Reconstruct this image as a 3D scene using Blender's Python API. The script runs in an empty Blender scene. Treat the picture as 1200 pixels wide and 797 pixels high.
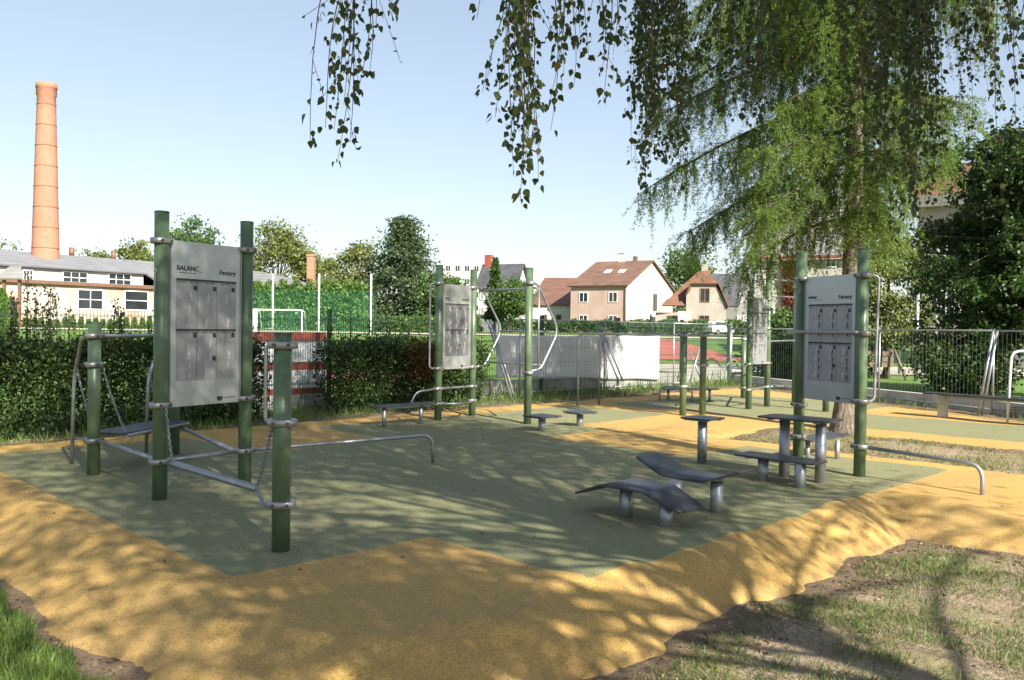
import bpy, math, random
import numpy as np
from mathutils import Vector, Matrix
random.seed(11)
RNG = np.random.default_rng(11)
sc = bpy.context.scene
COL = sc.collection
R2 = math.sqrt(.5)

# ------------------------------------------------------------------ camera model
F, CH, ROLL, PITCH = 1000.0, 1.6, math.radians(.8), math.atan(13.5/1000)
_c, _s, _cp, _sp = math.cos(ROLL), math.sin(ROLL), math.cos(PITCH), math.sin(PITCH)
def ray(px, py):
    x = (px-600)/F; y = -(py-398.5)/F
    X = x*_c - y*_s; V = x*_s + y*_c
    return (X, _cp + V*_sp, -_sp + V*_cp)
def G(px, py, z=0.):
    d = ray(px, py); t = (z-CH)/d[2]
    return Vector((d[0]*t, d[1]*t, z))
def A(px, py, Y):
    d = ray(px, py); t = Y/d[1]
    return Vector((d[0]*t, Y, CH+d[2]*t))
def on_plane(P0, d, px, py):
    """ray through a picture point meets the vertical plane through P0 along d: (distance along d, z)"""
    r = ray(px, py); nx, ny = -d[1], d[0]
    t = (P0[0]*nx + P0[1]*ny)/(r[0]*nx + r[1]*ny)
    return ((r[0]*t-P0[0])*d[0] + (r[1]*t-P0[1])*d[1], CH + r[2]*t)

# ------------------------------------------------------------------ mesh helpers
OFF = {}
def tag(o, label=None, cat=None, group=None, kind=None):
    if label: o['label'] = label
    if cat: o['category'] = cat
    if group: o['group'] = group
    if kind: o['kind'] = kind
    return o
def empty(name, loc, label=None, cat=None, group=None):
    o = bpy.data.objects.new(name, None); COL.objects.link(o)
    o.location = loc; OFF[o.name] = Vector(loc); o.empty_display_size = .2
    return tag(o, label, cat, group)
def link_mesh(name, me, mat, parent=None):
    o = bpy.data.objects.new(name, me); COL.objects.link(o)
    if mat: me.materials.append(mat)
    if parent: o.parent = parent
    OFF[o.name] = OFF[parent.name] if parent else Vector((0, 0, 0))
    return o
def copy_tree(o, parent=None):
    c = o.copy(); COL.objects.link(c); c.parent = parent
    if parent: c.matrix_parent_inverse = o.matrix_parent_inverse
    OFF[c.name] = OFF[o.name]
    for ch in list(o.children): copy_tree(ch, c)
    return c

def perp(d):
    d = Vector(d).normalized()
    a = Vector((0, 0, 1)) if abs(d.z) < .9 else Vector((1, 0, 0))
    u = d.cross(a).normalized(); return u, d.cross(u).normalized()
def fillet(pts, r, n=6):
    P = [Vector(p) for p in pts]; out = [P[0]]
    for i in range(1, len(P)-1):
        a = (P[i-1]-P[i]); b = (P[i+1]-P[i])
        k = min(r, a.length*.49, b.length*.49)
        s, e = P[i]+a.normalized()*k, P[i]+b.normalized()*k
        for j in range(n+1):
            t = j/n; out.append(s*(1-t)**2 + P[i]*2*t*(1-t) + e*t*t)
    out.append(P[-1]); return out

class MB:
    def __init__(self): self.v = []; self.f = []; self.s = []
    def face(self, ids, smooth=False): self.f.append(ids); self.s.append(smooth)
    def quad(self, *p):
        n = len(self.v); self.v += [tuple(q) for q in p]; self.face(list(range(n, n+len(p))))
    def box(self, c, size, dx=(1, 0), tilt=None):
        dx = Vector((dx[0], dx[1], 0)).normalized(); dy = Vector((-dx.y, dx.x, 0)); dz = Vector((0, 0, 1))
        c = Vector(c); hx, hy, hz = [q/2 for q in size]; n = len(self.v)
        for sx, sy, sz in ((-1,-1,-1),(1,-1,-1),(1,1,-1),(-1,1,-1),(-1,-1,1),(1,-1,1),(1,1,1),(-1,1,1)):
            self.v.append(tuple(c + dx*hx*sx + dy*hy*sy + dz*hz*sz))
        for q in ((0,3,2,1),(4,5,6,7),(0,1,5,4),(1,2,6,5),(2,3,7,6),(3,0,4,7)): self.face([n+i for i in q])
    def slab(self, quad, th, up=None):
        q = [Vector(p) for p in quad]; nrm = (q[1]-q[0]).cross(q[-1]-q[0]).normalized()
        if up is None and nrm.z < 0: nrm = -nrm; q.reverse()
        n = len(self.v); m = len(q)
        self.v += [tuple(p) for p in q] + [tuple(p+nrm*th) for p in q]
        self.face([n+i for i in reversed(range(m))]); self.face([n+m+i for i in range(m)])
        for i in range(m): j = (i+1) % m; self.face([n+i, n+j, n+m+j, n+m+i])
    def prism(self, poly, z0, z1):
        n = len(self.v); m = len(poly)
        self.v += [(p[0], p[1], z0) for p in poly] + [(p[0], p[1], z1) for p in poly]
        self.face([n+i for i in reversed(range(m))]); self.face([n+m+i for i in range(m)])
        for i in range(m): j = (i+1) % m; self.face([n+i, n+j, n+m+j, n+m+i])
    def tube(self, pts, r, seg=10, cap=True, groove=0, smooth=True):
        P = [Vector(p) for p in pts]; m = len(P); n0 = len(self.v)
        rs = r if hasattr(r, '__len__') else [r]*m
        u, w = perp(P[1]-P[0])
        for i in range(m):
            t = (P[min(i+1, m-1)]-P[max(i-1, 0)]).normalized()
            u = (u - t*u.dot(t)).normalized(); w = t.cross(u)
            for k in range(seg):
                a = 2*math.pi*k/seg; rr = rs[i]*(1-groove if groove and k % (seg//3) == 0 else 1)
                self.v.append(tuple(P[i] + (u*math.cos(a)+w*math.sin(a))*rr))
        for i in range(m-1):
            for k in range(seg):
                a, b = n0+i*seg+k, n0+i*seg+(k+1) % seg
                self.face([a, b, b+seg, a+seg], smooth)
        if cap:
            self.face([n0+k for k in reversed(range(seg))]); self.face([n0+(m-1)*seg+k for k in range(seg)])
    def ball(self, c, r, nu=10, nv=6, sz=1.):
        c = Vector(c); n0 = len(self.v)
        for j in range(nv+1):
            th = math.pi*j/nv
            for i in range(nu):
                a = 2*math.pi*i/nu
                self.v.append((c.x+r*math.sin(th)*math.cos(a), c.y+r*math.sin(th)*math.sin(a), c.z+r*sz*math.cos(th)))
        for j in range(nv):
            for i in range(nu):
                a, b = n0+j*nu+i, n0+j*nu+(i+1) % nu
                self.face([a, a+nu, b+nu, b], True)
    def build(self, name, mat, parent=None):
        off = OFF[parent.name] if parent else Vector((0, 0, 0))
        me = bpy.data.meshes.new(name)
        me.from_pydata([(x-off.x, y-off.y, z-off.z) for x, y, z in self.v], [], self.f)
        me.polygons.foreach_set('use_smooth', self.s); me.update()
        return link_mesh(name, me, mat, parent)

def np_quads(name, V, mat, parent=None, smooth=False):
    """V: (N,4,3) world points, one loose quad each"""
    off = np.array(OFF[parent.name]) if parent else np.zeros(3)
    N, K = V.shape[:2]; me = bpy.data.meshes.new(name)
    me.vertices.add(N*K); me.loops.add(N*K); me.polygons.add(N)
    me.vertices.foreach_set('co', (V-off).reshape(-1).astype(np.float32))
    me.loops.foreach_set('vertex_index', np.arange(N*K, dtype=np.int32))
    me.polygons.foreach_set('loop_start', np.arange(0, N*K, K, dtype=np.int32))
    me.update(calc_edges=True)
    return link_mesh(name, me, mat, parent)
def unit(v): return v/np.maximum(np.linalg.norm(v, axis=1, keepdims=True), 1e-9)
def leaf_quads(C, D, L, W, fold=.18, rng=RNG):
    """leaves at C pointing along D (base to tip), length L, width W, random roll"""
    N = len(C); D = unit(D); r = unit(rng.normal(size=(N, 3))); S = unit(np.cross(D, r)); Nn = np.cross(S, D)
    L = np.broadcast_to(L, (N,))[:, None]; W = np.broadcast_to(W, (N,))[:, None]
    m = C + D*L*.4
    return np.stack([C, m + S*W*.5 + Nn*W*fold, C + D*L, m - S*W*.5 + Nn*W*fold], 1)
def ovate_leaves(C, D, L, W, fold=.16, rng=RNG):
    N = len(C); D = unit(D); r = unit(rng.normal(size=(N, 3))); S = unit(np.cross(D, r)); Nn = np.cross(S, D); L = L[:, None]; W = W[:, None]; curl = (rng.normal(size=N)*.18)[:, None]
    def P(t, w): return C + D*L*t + S*W*w + Nn*(W*fold*abs(w)*2 + L*curl*t*t)
    return np.stack([P(0, 0), P(.14, .34), P(.34, .5), P(.62, .33), P(1, 0), P(.62, -.33), P(.34, -.5), P(.14, -.34)], 1)
def grid_mesh(name, xs, ys, zf, mat, keep=None, smooth=True):
    X, Y = np.meshgrid(xs, ys); Z = zf(X, Y); nx, ny = len(xs), len(ys)
    idx = np.arange(nx*ny).reshape(ny, nx)
    q = np.stack([idx[:-1, :-1], idx[:-1, 1:], idx[1:, 1:], idx[1:, :-1]], -1).reshape(-1, 4)
    if keep is not None:
        k = keep(X, Y).reshape(-1); q = q[k[q].any(1)]
    u, inv = np.unique(q, return_inverse=True); q = inv.reshape(-1, 4)
    V = np.stack([X.ravel(), Y.ravel(), Z.ravel()], 1)[u]
    me = bpy.data.meshes.new(name); N = len(q)
    me.vertices.add(len(V)); me.loops.add(N*4); me.polygons.add(N)
    me.vertices.foreach_set('co', V.reshape(-1).astype(np.float32))
    me.loops.foreach_set('vertex_index', q.reshape(-1).astype(np.int32))
    me.polygons.foreach_set('loop_start', np.arange(0, N*4, 4, dtype=np.int32))
    me.polygons.foreach_set('use_smooth', np.full(N, smooth)); me.update(calc_edges=True)
    return link_mesh(name, me, mat)

# ------------------------------------------------------------------ materials
class NT:
    def __init__(self, name):
        self.m = bpy.data.materials.new(name); self.m.use_nodes = True
        self.t = self.m.node_tree; self.t.nodes.clear()
        self.out = self.n('ShaderNodeOutputMaterial')
    def n(self, kind, **kw):
        x = self.t.nodes.new(kind)
        for k, v in kw.items():
            if hasattr(x, k): setattr(x, k, v)
            else: x.inputs[k].default_value = v
        return x
    def l(self, a, b): self.t.links.new(a, b)
    def val(self, sock, v):
        if isinstance(v, bpy.types.NodeSocket): self.l(v, sock)
        else: sock.default_value = v
    def math(self, op, a, b=0., c=None):
        x = self.n('ShaderNodeMath', operation=op); self.val(x.inputs[0], a); self.val(x.inputs[1], b)
        if c is not None: self.val(x.inputs[2], c)
        return x.outputs[0]
    def mix(self, f, a, b):
        x = self.n('ShaderNodeMix', data_type='RGBA')
        self.val(x.inputs[0], f); self.val(x.inputs[6], a if not isinstance(a, tuple) else (*a, 1)); self.val(x.inputs[7], b if not isinstance(b, tuple) else (*b, 1))
        return x.outputs[2]
    def noise(self, scale, detail=3., rough=.55, vec=None):
        x = self.n('ShaderNodeTexNoise'); x.inputs['Scale'].default_value = scale
        x.inputs['Detail'].default_value = detail; x.inputs['Roughness'].default_value = rough
        if vec is None: vec = self.co()
        self.l(vec, x.inputs['Vector']); return x.outputs[0]
    def co(self):
        if not hasattr(self, '_co'): self._co = self.n('ShaderNodeTexCoord').outputs['Object']
        return self._co
    def xyz(self):
        x = self.n('ShaderNodeSeparateXYZ'); self.l(self.co(), x.inputs[0]); return x.outputs
    def ramp(self, f, lo, hi):
        x = self.n('ShaderNodeMapRange'); self.val(x.inputs[0], f); x.inputs[1].default_value = lo; x.inputs[2].default_value = hi
        return x.outputs[0]
    def bump(self, h, strength=.3, dist=.01):
        x = self.n('ShaderNodeBump'); x.inputs['Strength'].default_value = strength; x.inputs['Distance'].default_value = dist
        self.l(h, x.inputs['Height']); return x.outputs[0]
    def bsdf(self, col, rough=.6, metal=0., normal=None, spec=.5, **kw):
        b = self.n('ShaderNodeBsdfPrincipled')
        self.val(b.inputs['Base Color'], (*col, 1) if isinstance(col, tuple) else col)
        self.val(b.inputs['Roughness'], rough); self.val(b.inputs['Metallic'], metal)
        b.inputs['Specular IOR Level'].default_value = spec
        for k, v in kw.items(): self.val(b.inputs[k], v)
        if normal: self.l(normal, b.inputs['Normal'])
        self.l(b.outputs[0], self.out.inputs[0]); return b

def simple(name, col, rough=.6, metal=0., var=.25, scale=6., bump=0., spec=.5):
    n = NT(name); k = n.noise(scale, 4, .6)
    k2 = n.ramp(k, .3, .7)
    c = n.mix(k2, tuple(q*(1-var) for q in col), tuple(min(1, q*(1+var)) for q in col))
    r = n.math('ADD', n.math('MULTIPLY', k, .2), rough-.1)
    n.bsdf(c, r, metal, n.bump(n.noise(scale*8, 3), bump) if bump else None, spec); return n.m
def leafmat(name, c1, c2, c3, trans=.35, rough=.45):
    n = NT(name); g = n.n('ShaderNodeNewGeometry').outputs['Random Per Island']
    c = n.mix(n.ramp(g, 0, .75), c1, c2); c = n.mix(n.ramp(g, .75, 1.), c, c3)
    big = n.ramp(n.noise(.9, 2), .35, .65)
    c = n.mix(n.math('MULTIPLY', big, .35), c, c2)
    p = n.bsdf(c, rough, 0., None, .35)
    t = n.n('ShaderNodeBsdfTranslucent'); n.l(c, t.inputs[0])
    mx = n.n('ShaderNodeMixShader'); mx.inputs[0].default_value = trans
    n.l(p.outputs[0], mx.inputs[1]); n.l(t.outputs[0], mx.inputs[2]); n.l(mx.outputs[0], n.out.inputs[0]); return n.m

M = {}
def galv(name, col=(.40, .415, .44)):
    n = NT(name); k = n.noise(9, 5, .65); v = n.n('ShaderNodeTexVoronoi'); v.inputs['Scale'].default_value = 45; n.l(n.co(), v.inputs['Vector'])
    c = n.mix(n.ramp(k, .3, .7), tuple(q*.72 for q in col), col)
    c = n.mix(n.math('MULTIPLY', n.n('ShaderNodeSeparateColor').outputs[0] if False else v.outputs['Distance'], .35), c, tuple(q*.6 for q in col))
    n.bsdf(c, n.math('ADD', n.math('MULTIPLY', k, .3), .3), .75); return n.m
M['galv'] = galv('galvanised_steel')
M['clamp'] = galv('cast_clamp_metal', (.40, .385, .38))
n = NT('green_post_paint'); k = n.noise(5, 4); z = n.xyz()
c = n.mix(n.ramp(k, .3, .7), (.072, .115, .062), (.092, .140, .078))
sc_ = n.noise(60, 2, .5); c = n.mix(n.ramp(sc_, .70, .76), c, (.14, .2, .14))
n.bsdf(c, n.math('ADD', n.math('MULTIPLY', k, .2), .3), 0., None, .5); M['post'] = n.m
M['postcap'] = simple('green_post_cap', (.045, .10, .055), .5)
M['fencepost'] = simple('dark_green_fence_post', (.018, .05, .03), .45)
M['wire'] = simple('green_fence_wire', (.02, .055, .035), .5)
M['galvwire'] = simple('zinc_fence_wire', (.16, .19, .165), .6, .2)
M['chain'] = galv('chain_steel', (.42, .42, .44))
M['bolt'] = simple('dark_bolt', (.09, .085, .08), .5, .5)
n = NT('dark_deck_board'); k = n.noise(7, 4)
ch = n.n('ShaderNodeTexChecker'); ch.inputs['Scale'].default_value = 120; n.l(n.co(), ch.inputs[0])
c = n.mix(n.ramp(k, .3, .75), (.030, .033, .042), (.055, .058, .07))
dust = n.ramp(n.noise(2.3, 5, .7), .5, .75); c = n.mix(n.math('MULTIPLY', dust, .35), c, (.16, .15, .13))
n.bsdf(c, n.math('ADD', n.math('MULTIPLY', k, .25), .28), 0., n.bump(ch.outputs[1], .25, .002), .5); M['hpl'] = n.m
n = NT('brushed_board_metal'); mp = n.n('ShaderNodeMapping'); mp.inputs['Scale'].default_value = (60, 60, 1.5); n.l(n.co(), mp.inputs[0])
k = n.noise(3, 3, .6, mp.outputs[0]); k2 = n.noise(2.2, 4, .6)
c = n.mix(n.ramp(k2, .3, .7), (.40, .41, .42), (.50, .51, .52))
n.bsdf(c, n.math('ADD', n.math('MULTIPLY', k2, .25), .30), .6, n.bump(k, .05, .002)); M['board'] = n.m
n = NT('grey_board_print'); k2 = n.noise(3, 4, .6)
c = n.mix(n.ramp(k2, .3, .7), (.26, .26, .275), (.345, .345, .36)); n.bsdf(c, .42, .3); M['print'] = n.m
M['printdark'] = simple('dark_board_print', (.18, .185, .195), .42, .3)
M['ink'] = simple('black_ink', (.03, .03, .035), .5)
M['pale_ink'] = simple('pale_figure_ink', (.52, .52, .535), .5)
M['white_paint'] = simple('white_paint', (.78, .78, .76), .5, 0, .06)
M['black_rubber'] = simple('black_rubber', (.02, .02, .02), .8)
M['glass'] = simple('window_glass', (.025, .03, .035), .12, 0, .3, 1.)
M['wood'] = simple('weathered_wood', (.15, .115, .08), .8, 0, .3, 3)

def rect_mask(n, a, b, rects):
    acc = None
    for (a0, a1, b0, b1) in rects:
        m = n.math('MULTIPLY', n.math('MULTIPLY', n.math('GREATER_THAN', a, a0), n.math('LESS_THAN', a, a1)),
                   n.math('MULTIPLY', n.math('GREATER_THAN', b, b0), n.math('LESS_THAN', b, b1)))
        acc = m if acc is None else n.math('MAXIMUM', acc, m)
    return acc
GREEN = [(3.62, 15.2, 7.12, 16.5), (5.9, 15.2, 4.88, 7.13), (14.8, 19.2, 13.2, 16.6), (20.6, 27.5, 10.4, 16.3), (20.4, 24.0, -3., 10.41)]
OCHRE = [(7.4, 10.4, 13.8, 18.), (13.2, 15.6, 8.6, 12.1)]
n = NT('rubber_granule_paving'); X = n.xyz()
wob = n.math('MULTIPLY', n.math('SUBTRACT', n.noise(30, 2), .5), .03)
a = n.math('ADD', n.math('ADD', X[0], X[1]), wob); b = n.math('ADD', n.math('SUBTRACT', X[1], X[0]), wob)
gm = n.math('MULTIPLY', rect_mask(n, a, b, GREEN), n.math('SUBTRACT', 1., rect_mask(n, a, b, OCHRE)))
v = n.n('ShaderNodeTexVoronoi'); v.inputs['Scale'].default_value = 170; n.l(n.co(), v.inputs['Vector'])
sep = n.n('ShaderNodeSeparateColor'); n.l(v.outputs['Color'], sep.inputs[0]); gr = sep.outputs[0]
oc = n.mix(gr, (.36, .218, .06), (.62, .405, .135)); oc = n.mix(n.ramp(gr, .9, 1.), oc, (.2, .12, .05))
gc = n.mix(gr, (.150, .153, .076), (.30, .302, .158)); gc = n.mix(n.ramp(gr, .9, 1.), gc, (.08, .09, .06))
c = n.mix(gm, oc, gc)
at = n.n('ShaderNodeAttribute', attribute_name='rim'); rimd = n.math('MULTIPLY', at.outputs['Fac'], n.ramp(n.noise(11, 5, .75), .38, .62)); c = n.mix(n.math('MULTIPLY', rimd, .85), c, (.17, .12, .08))
st = n.ramp(n.noise(.8, 5, .62), .42, .75); c = n.mix(n.math('MULTIPLY', st, .38), c, (.21, .17, .11))
st2 = n.ramp(n.noise(4.5, 4, .7), .55, .8); c = n.mix(n.math('MULTIPLY', st2, .3), c, (.14, .115, .08))
n.bsdf(c, .85, 0., n.bump(n.math('ADD', v.outputs['Distance'], n.noise(500, 2)), .55, .004), .25); M['rubber'] = n.m

n = NT('soil_and_grass_ground'); X = n.xyz()
far = n.ramp(n.math('SUBTRACT', X[1], X[0]), 19.0, 20.2)
big = n.noise(1.1, 6, .65); fine = n.noise(26, 5, .7); mid = n.noise(6, 4, .65)
soil = n.mix(n.ramp(fine, .3, .7), (.20, .145, .10), (.42, .33, .24))
dry = n.mix(n.ramp(mid, .3, .7), (.13, .135, .055), (.29, .25, .135))
c = n.mix(n.ramp(n.math('ADD', big, n.math('MULTIPLY', mid, .5)), .70, .84), soil, dry)
far = n.math('MAXIMUM', far, n.ramp(n.math('ADD', X[0], n.math('MULTIPLY', X[1], .327)), 15.25, 15.5)); lawnleft = n.ramp(n.math('ADD', X[0], X[1]), 2.3, 1.9)
c = n.mix(n.math('MULTIPLY', lawnleft, n.ramp(mid, .3, .5)), c, (.07, .13, .03))
fg = n.mix(n.ramp(n.noise(.35, 4), .35, .65), (.085, .155, .035), (.15, .235, .06))
at = n.n('ShaderNodeAttribute', attribute_name='rim'); c = n.mix(n.math('MULTIPLY', n.ramp(n.math('ADD', at.outputs['Fac'], n.math('MULTIPLY', n.noise(7, 5, .7), .8)), .7, 1.25), .8), c, (.165, .115, .078)); spk = n.noise(90, 3, .8); c = n.mix(n.math('MULTIPLY', n.ramp(spk, .55, .7), .55), c, (.09, .062, .04)); c = n.mix(n.math('MULTIPLY', n.ramp(n.noise(55, 4, .8), .62, .7), .5), c, (.5, .42, .33)); c = n.mix(far, c, fg)
n.bsdf(c, .95, 0., n.bump(n.math('ADD', fine, mid), .8, .03), .15); M['ground'] = n.m
M['court'] = simple('red_running_surface', (.42, .11, .085), .85, 0, .12, .6)
M['path'] = simple('pale_gravel_path', (.46, .41, .35), .9, 0, .15, .7)
M['concrete'] = simple('stained_concrete', (.42, .41, .38), .85, 0, .3, 2.5, .3)
M['tarp'] = simple('white_tarpaulin', (.52, .54, .57), .55, 0, .07, 1.5, .1)
M['redstripe'] = simple('red_brown_paint', (.27, .065, .045), .7, 0, .25, 3)
M['whitestripe'] = simple('white_painted_boards', (.68, .69, .71), .7, 0, .12, 3)

def brickmat(name, c1, c2, mortar, scale=1., round_=False, patch=None):
    n = NT(name); X = n.xyz(); cb = n.n('ShaderNodeCombineXYZ')
    if round_:
        ang = n.math('ARCTAN2', X[1], X[0]); n.l(n.math('MULTIPLY', ang, 1.2), cb.inputs[0])
    else: n.l(n.math('ADD', X[0], X[1]), cb.inputs[0])
    n.l(X[2], cb.inputs[1])
    br = n.n('ShaderNodeTexBrick'); br.inputs['Scale'].default_value = scale; n.l(cb.outputs[0], br.inputs[0])
    br.inputs['Color1'].default_value = (*c1, 1); br.inputs['Color2'].default_value = (*c2, 1); br.inputs['Mortar'].default_value = (*mortar, 1)
    br.inputs['Brick Width'].default_value = .3; br.inputs['Row Height'].default_value = .09; br.inputs['Mortar Size'].default_value = .008
    st = n.ramp(n.noise(.5, 5, .7), .35, .75)
    c = n.mix(n.math('MULTIPLY', st, .45), br.outputs[0], tuple(q*.6 for q in c1))
    if patch: c = n.mix(n.ramp(n.noise(.28, 5, .6), .38, .52), c, patch)
    sm = n.ramp(n.noise(2.4, 4, .7), .5, .8); c = n.mix(n.math('MULTIPLY', sm, .35), c, tuple(q*.55 for q in c1)); n.bsdf(c, .9, 0, None, .2); return n.m
M['brick'] = brickmat('chimney_brick', (.42, .19, .12), (.34, .14, .09), (.38, .28, .22), 1., True)
M['brickwall'] = brickmat('pale_brick_wall', (.42, .28, .21), (.36, .21, .15), (.44, .36, .31), 1., False, (.42, .365, .335)); M['brick2'] = brickmat('weathered_brick', (.36, .19, .125), (.28, .14, .09), (.36, .28, .22))
def plaster(name, col, var=.1): return simple(name, col, .9, 0, var, .5, .1)
def roofmat(name, col, step=.32, var=.3):
    n = NT(name); X = n.xyz(); w = n.n('ShaderNodeTexWave'); w.bands_direction = 'Z'; w.inputs['Scale'].default_value = .5/step; w.inputs['Distortion'].default_value = .6
    n.l(n.co(), w.inputs[0]); k = n.noise(.8, 5, .65)
    c = n.mix(n.ramp(k, .3, .7), tuple(q*(1-var) for q in col), tuple(q*(1+var) for q in col))
    c = n.mix(n.math('MULTIPLY', w.outputs[1], .3), c, tuple(q*.5 for q in col)); n.bsdf(c, .8, 0, n.bump(w.outputs[1], .4, .05), .3); return n.m
def bark(name, c1, c2, scale=9, stretch=.25):
    n = NT(name); mp = n.n('ShaderNodeMapping'); mp.inputs['Scale'].default_value = (1, 1, stretch); n.l(n.co(), mp.inputs[0])
    k = n.noise(scale, 6, .7, mp.outputs[0]); c = n.mix(n.ramp(k, .35, .62), c1, c2)
    n.bsdf(c, .95, 0, n.bump(k, 1., .04), .2); return n.m
M['bark'] = bark('grey_brown_bark', (.06, .045, .035), (.19, .155, .12))
M['larch_bark'] = bark('larch_bark', (.045, .034, .027), (.27, .225, .17), 24, .2)
M['birch_bark'] = bark('birch_bark', (.05, .045, .04), (.62, .60, .56), 3.5, 3.)
M['twig'] = simple('dark_twig', (.07, .045, .035), .8)

# ------------------------------------------------------------------ world, sun, camera
SUNAZ = math.atan2(.53, -.85); SUNEL = math.radians(33)
w = bpy.data.worlds.new('World'); sc.world = w; w.use_nodes = True
bg = w.node_tree.nodes['Background']; sky = w.node_tree.nodes.new('ShaderNodeTexSky')
sky.sky_type = 'NISHITA'; sky.sun_disc = False; sky.sun_elevation = SUNEL; sky.sun_rotation = SUNAZ
sky.air_density = 1.0; sky.dust_density = .8; sky.ozone_density = 1.0; sky.altitude = 300
hs = w.node_tree.nodes.new('ShaderNodeHueSaturation'); hs.inputs['Saturation'].default_value = .98; hs.inputs['Hue'].default_value = .504; hs.inputs['Value'].default_value = 1.12
w.node_tree.links.new(sky.outputs[0], hs.inputs['Color']); gm_ = w.node_tree.nodes.new('ShaderNodeGamma'); gm_.inputs[1].default_value = .6
w.node_tree.links.new(hs.outputs[0], gm_.inputs[0]); w.node_tree.links.new(gm_.outputs[0], bg.inputs[0]); bg.inputs[1].default_value = .121
sun = bpy.data.lights.new('sun', 'SUN'); sun.energy = 4.8; sun.angle = math.radians(.53); sun.color = (1, .93, .80)
so = bpy.data.objects.new('sun', sun); COL.objects.link(so)
SD = Vector((math.sin(SUNAZ)*math.cos(SUNEL), math.cos(SUNAZ)*math.cos(SUNEL), math.sin(SUNEL)))
so.rotation_euler = SD.to_track_quat('Z', 'Y').to_euler(); so.location = (6, -9, 14)
cam = bpy.data.cameras.new('camera'); cam.lens = F/1200*36; cam.sensor_width = 36; cam.clip_end = 3000; cam.clip_start = .05
co = bpy.data.objects.new('camera', cam); COL.objects.link(co)
r_, u_, f_ = Vector((_c, _s*_sp, _s*_cp)), Vector((-_s, _c*_sp, _c*_cp)), Vector((0, _cp, -_sp))
mw = Matrix.Identity(4)
for i in range(3): mw[i][0], mw[i][1], mw[i][2] = r_[i], u_[i], -f_[i]
mw[2][3] = CH; co.matrix_world = mw; sc.camera = co
sc.view_settings.view_transform = 'Standard'; sc.view_settings.look = 'None'; sc.view_settings.exposure = 1.45; sc.view_settings.gamma = 1
sc.render.engine = 'CYCLES'; sc.cycles.use_denoising = True; sc.cycles.max_bounces = 6; sc.cycles.transparent_max_bounces = 16
sc.cycles.sample_clamp_indirect = 4

# ------------------------------------------------------------------ terrain
def smooth(t): t = np.clip(t, 0, 1); return t*t*(3-2*t)
def wob(x, y, s=0.):
    return (np.sin(1.7*x+2.1*y+s)*.5 + np.sin(3.9*x-2.7*y+1.3+s)*.3 + np.sin(7.1*x+6.3*y+2.2*s)*.2)
def fence_x(Y): return 8.7-.327*(Y-19.75)
def inside(x, y):
    """distance inward from the rim of the rubber paving"""
    a, b = x+y, y-x
    rim = wob(a*1.35, b*.9)*.11+wob(a*5.3, b*4.1, 2.)*.03+wob(a*17, b*13, 4.)*.014
    d = np.minimum((a-2.35)*R2, (17.9-b)*R2)
    d = np.minimum(d, fence_x(y)-.25-x); d = np.minimum(d, x+9.)
    d = np.minimum(d, np.maximum(b-4.0, a-11.2)*R2)
    d = np.minimum(d, np.maximum(np.maximum(16.3-a, a-19.1), b-9.8)*R2)
    return d + rim*np.where(b < 8, 1., .35)
def soil(x, y):
    s = -.2*(1-smooth((y-7.5)/5)) - .04*(1-smooth((y-13)/4))
    far = smooth((y-30)/45)*1.2
    return s + far + wob(x*.8, y*.8, 3.)*.025 + wob(x*4, y*4, 1.)*.007 + (wob(x*13, y*13, 2.)*.005 + wob(x*23.7, y*19.3, 4.)*.004)*(y < 16)*(y > 1)
def ground_z(x, y):
    d = inside(x, y); return soil(x, y) - .35*smooth((d-.12)/.25)
def rubber_z(x, y):
    d = inside(x, y); s = soil(x, y); a, b = x+y, y-x
    front = 1-smooth((y-8.5)/4)
    wdt = np.where(front > .01, .28+.50*front*(.75+.35*wob(a*1.1, 1.7)), .3)
    k = 1-np.clip(d/wdt, 0, 1)
    top = .012*wob(x*.9, y*.9, 5.)*(1-front) + front*.035*np.exp(-((d-.55)/.3)**2)*(1+wob(a*1.5, b*1.5, 2.))
    return np.where(d > 0, top*(1-k) + (s-.03)*k**1.7, s-.03+d*1.2)
def gz(x, y): return float(np.atleast_1d(soil(np.array([x]), np.array([y])))[0])
def axis(lo, hi, step, far, n):
    core = np.arange(lo, hi+1e-6, step); g = np.geomspace(step, far, n)
    return np.concatenate([lo-np.cumsum(g)[::-1], core, hi+np.cumsum(g)])
ground = grid_mesh('ground', axis(-9, 12, .07, 130, 44), axis(1.5, 22, .07, 150, 44), ground_z, M['ground']); co_ = np.empty(len(ground.data.vertices)*3, np.float32); ground.data.vertices.foreach_get('co', co_); co_ = co_.reshape(-1, 3)
ga = ground.data.attributes.new('rim', 'FLOAT', 'POINT'); ga.data.foreach_set('value', np.clip(1+inside(co_[:, 0], co_[:, 1])/.55, 0, 1).astype(np.float32)); tag(ground, kind='structure')
rub = grid_mesh('rubber_paving', np.arange(-9.6, 10.5, .065), np.arange(2., 25, .065), rubber_z, M['rubber'], lambda X, Y: inside(X, Y) > -.25)
co_ = np.empty(len(rub.data.vertices)*3, np.float32); rub.data.vertices.foreach_get('co', co_); co_ = co_.reshape(-1, 3)
ra = rub.data.attributes.new('rim', 'FLOAT', 'POINT'); ra.data.foreach_set('value', np.clip(1-inside(co_[:, 0], co_[:, 1])/.2, 0, 1).astype(np.float32)); tag(rub, kind='structure')
def strip(name, x0, x1, y0, y1, mat, dz=.03, nx=30, ny=10, skew=0.):
    o = grid_mesh(name, np.linspace(x0, x1, nx), np.linspace(y0, y1, ny), lambda X, Y: soil(X, Y)+dz, mat)
    tag(o, kind='structure'); return o
strip('running_track', 4, 11.5, 41, 62, M['court'])
strip('gravel_path', 5, 24, 32.5, 37.5, M['path'], .04)
strip('running_track', -9, -3, 25, 29, M['court'])
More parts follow.
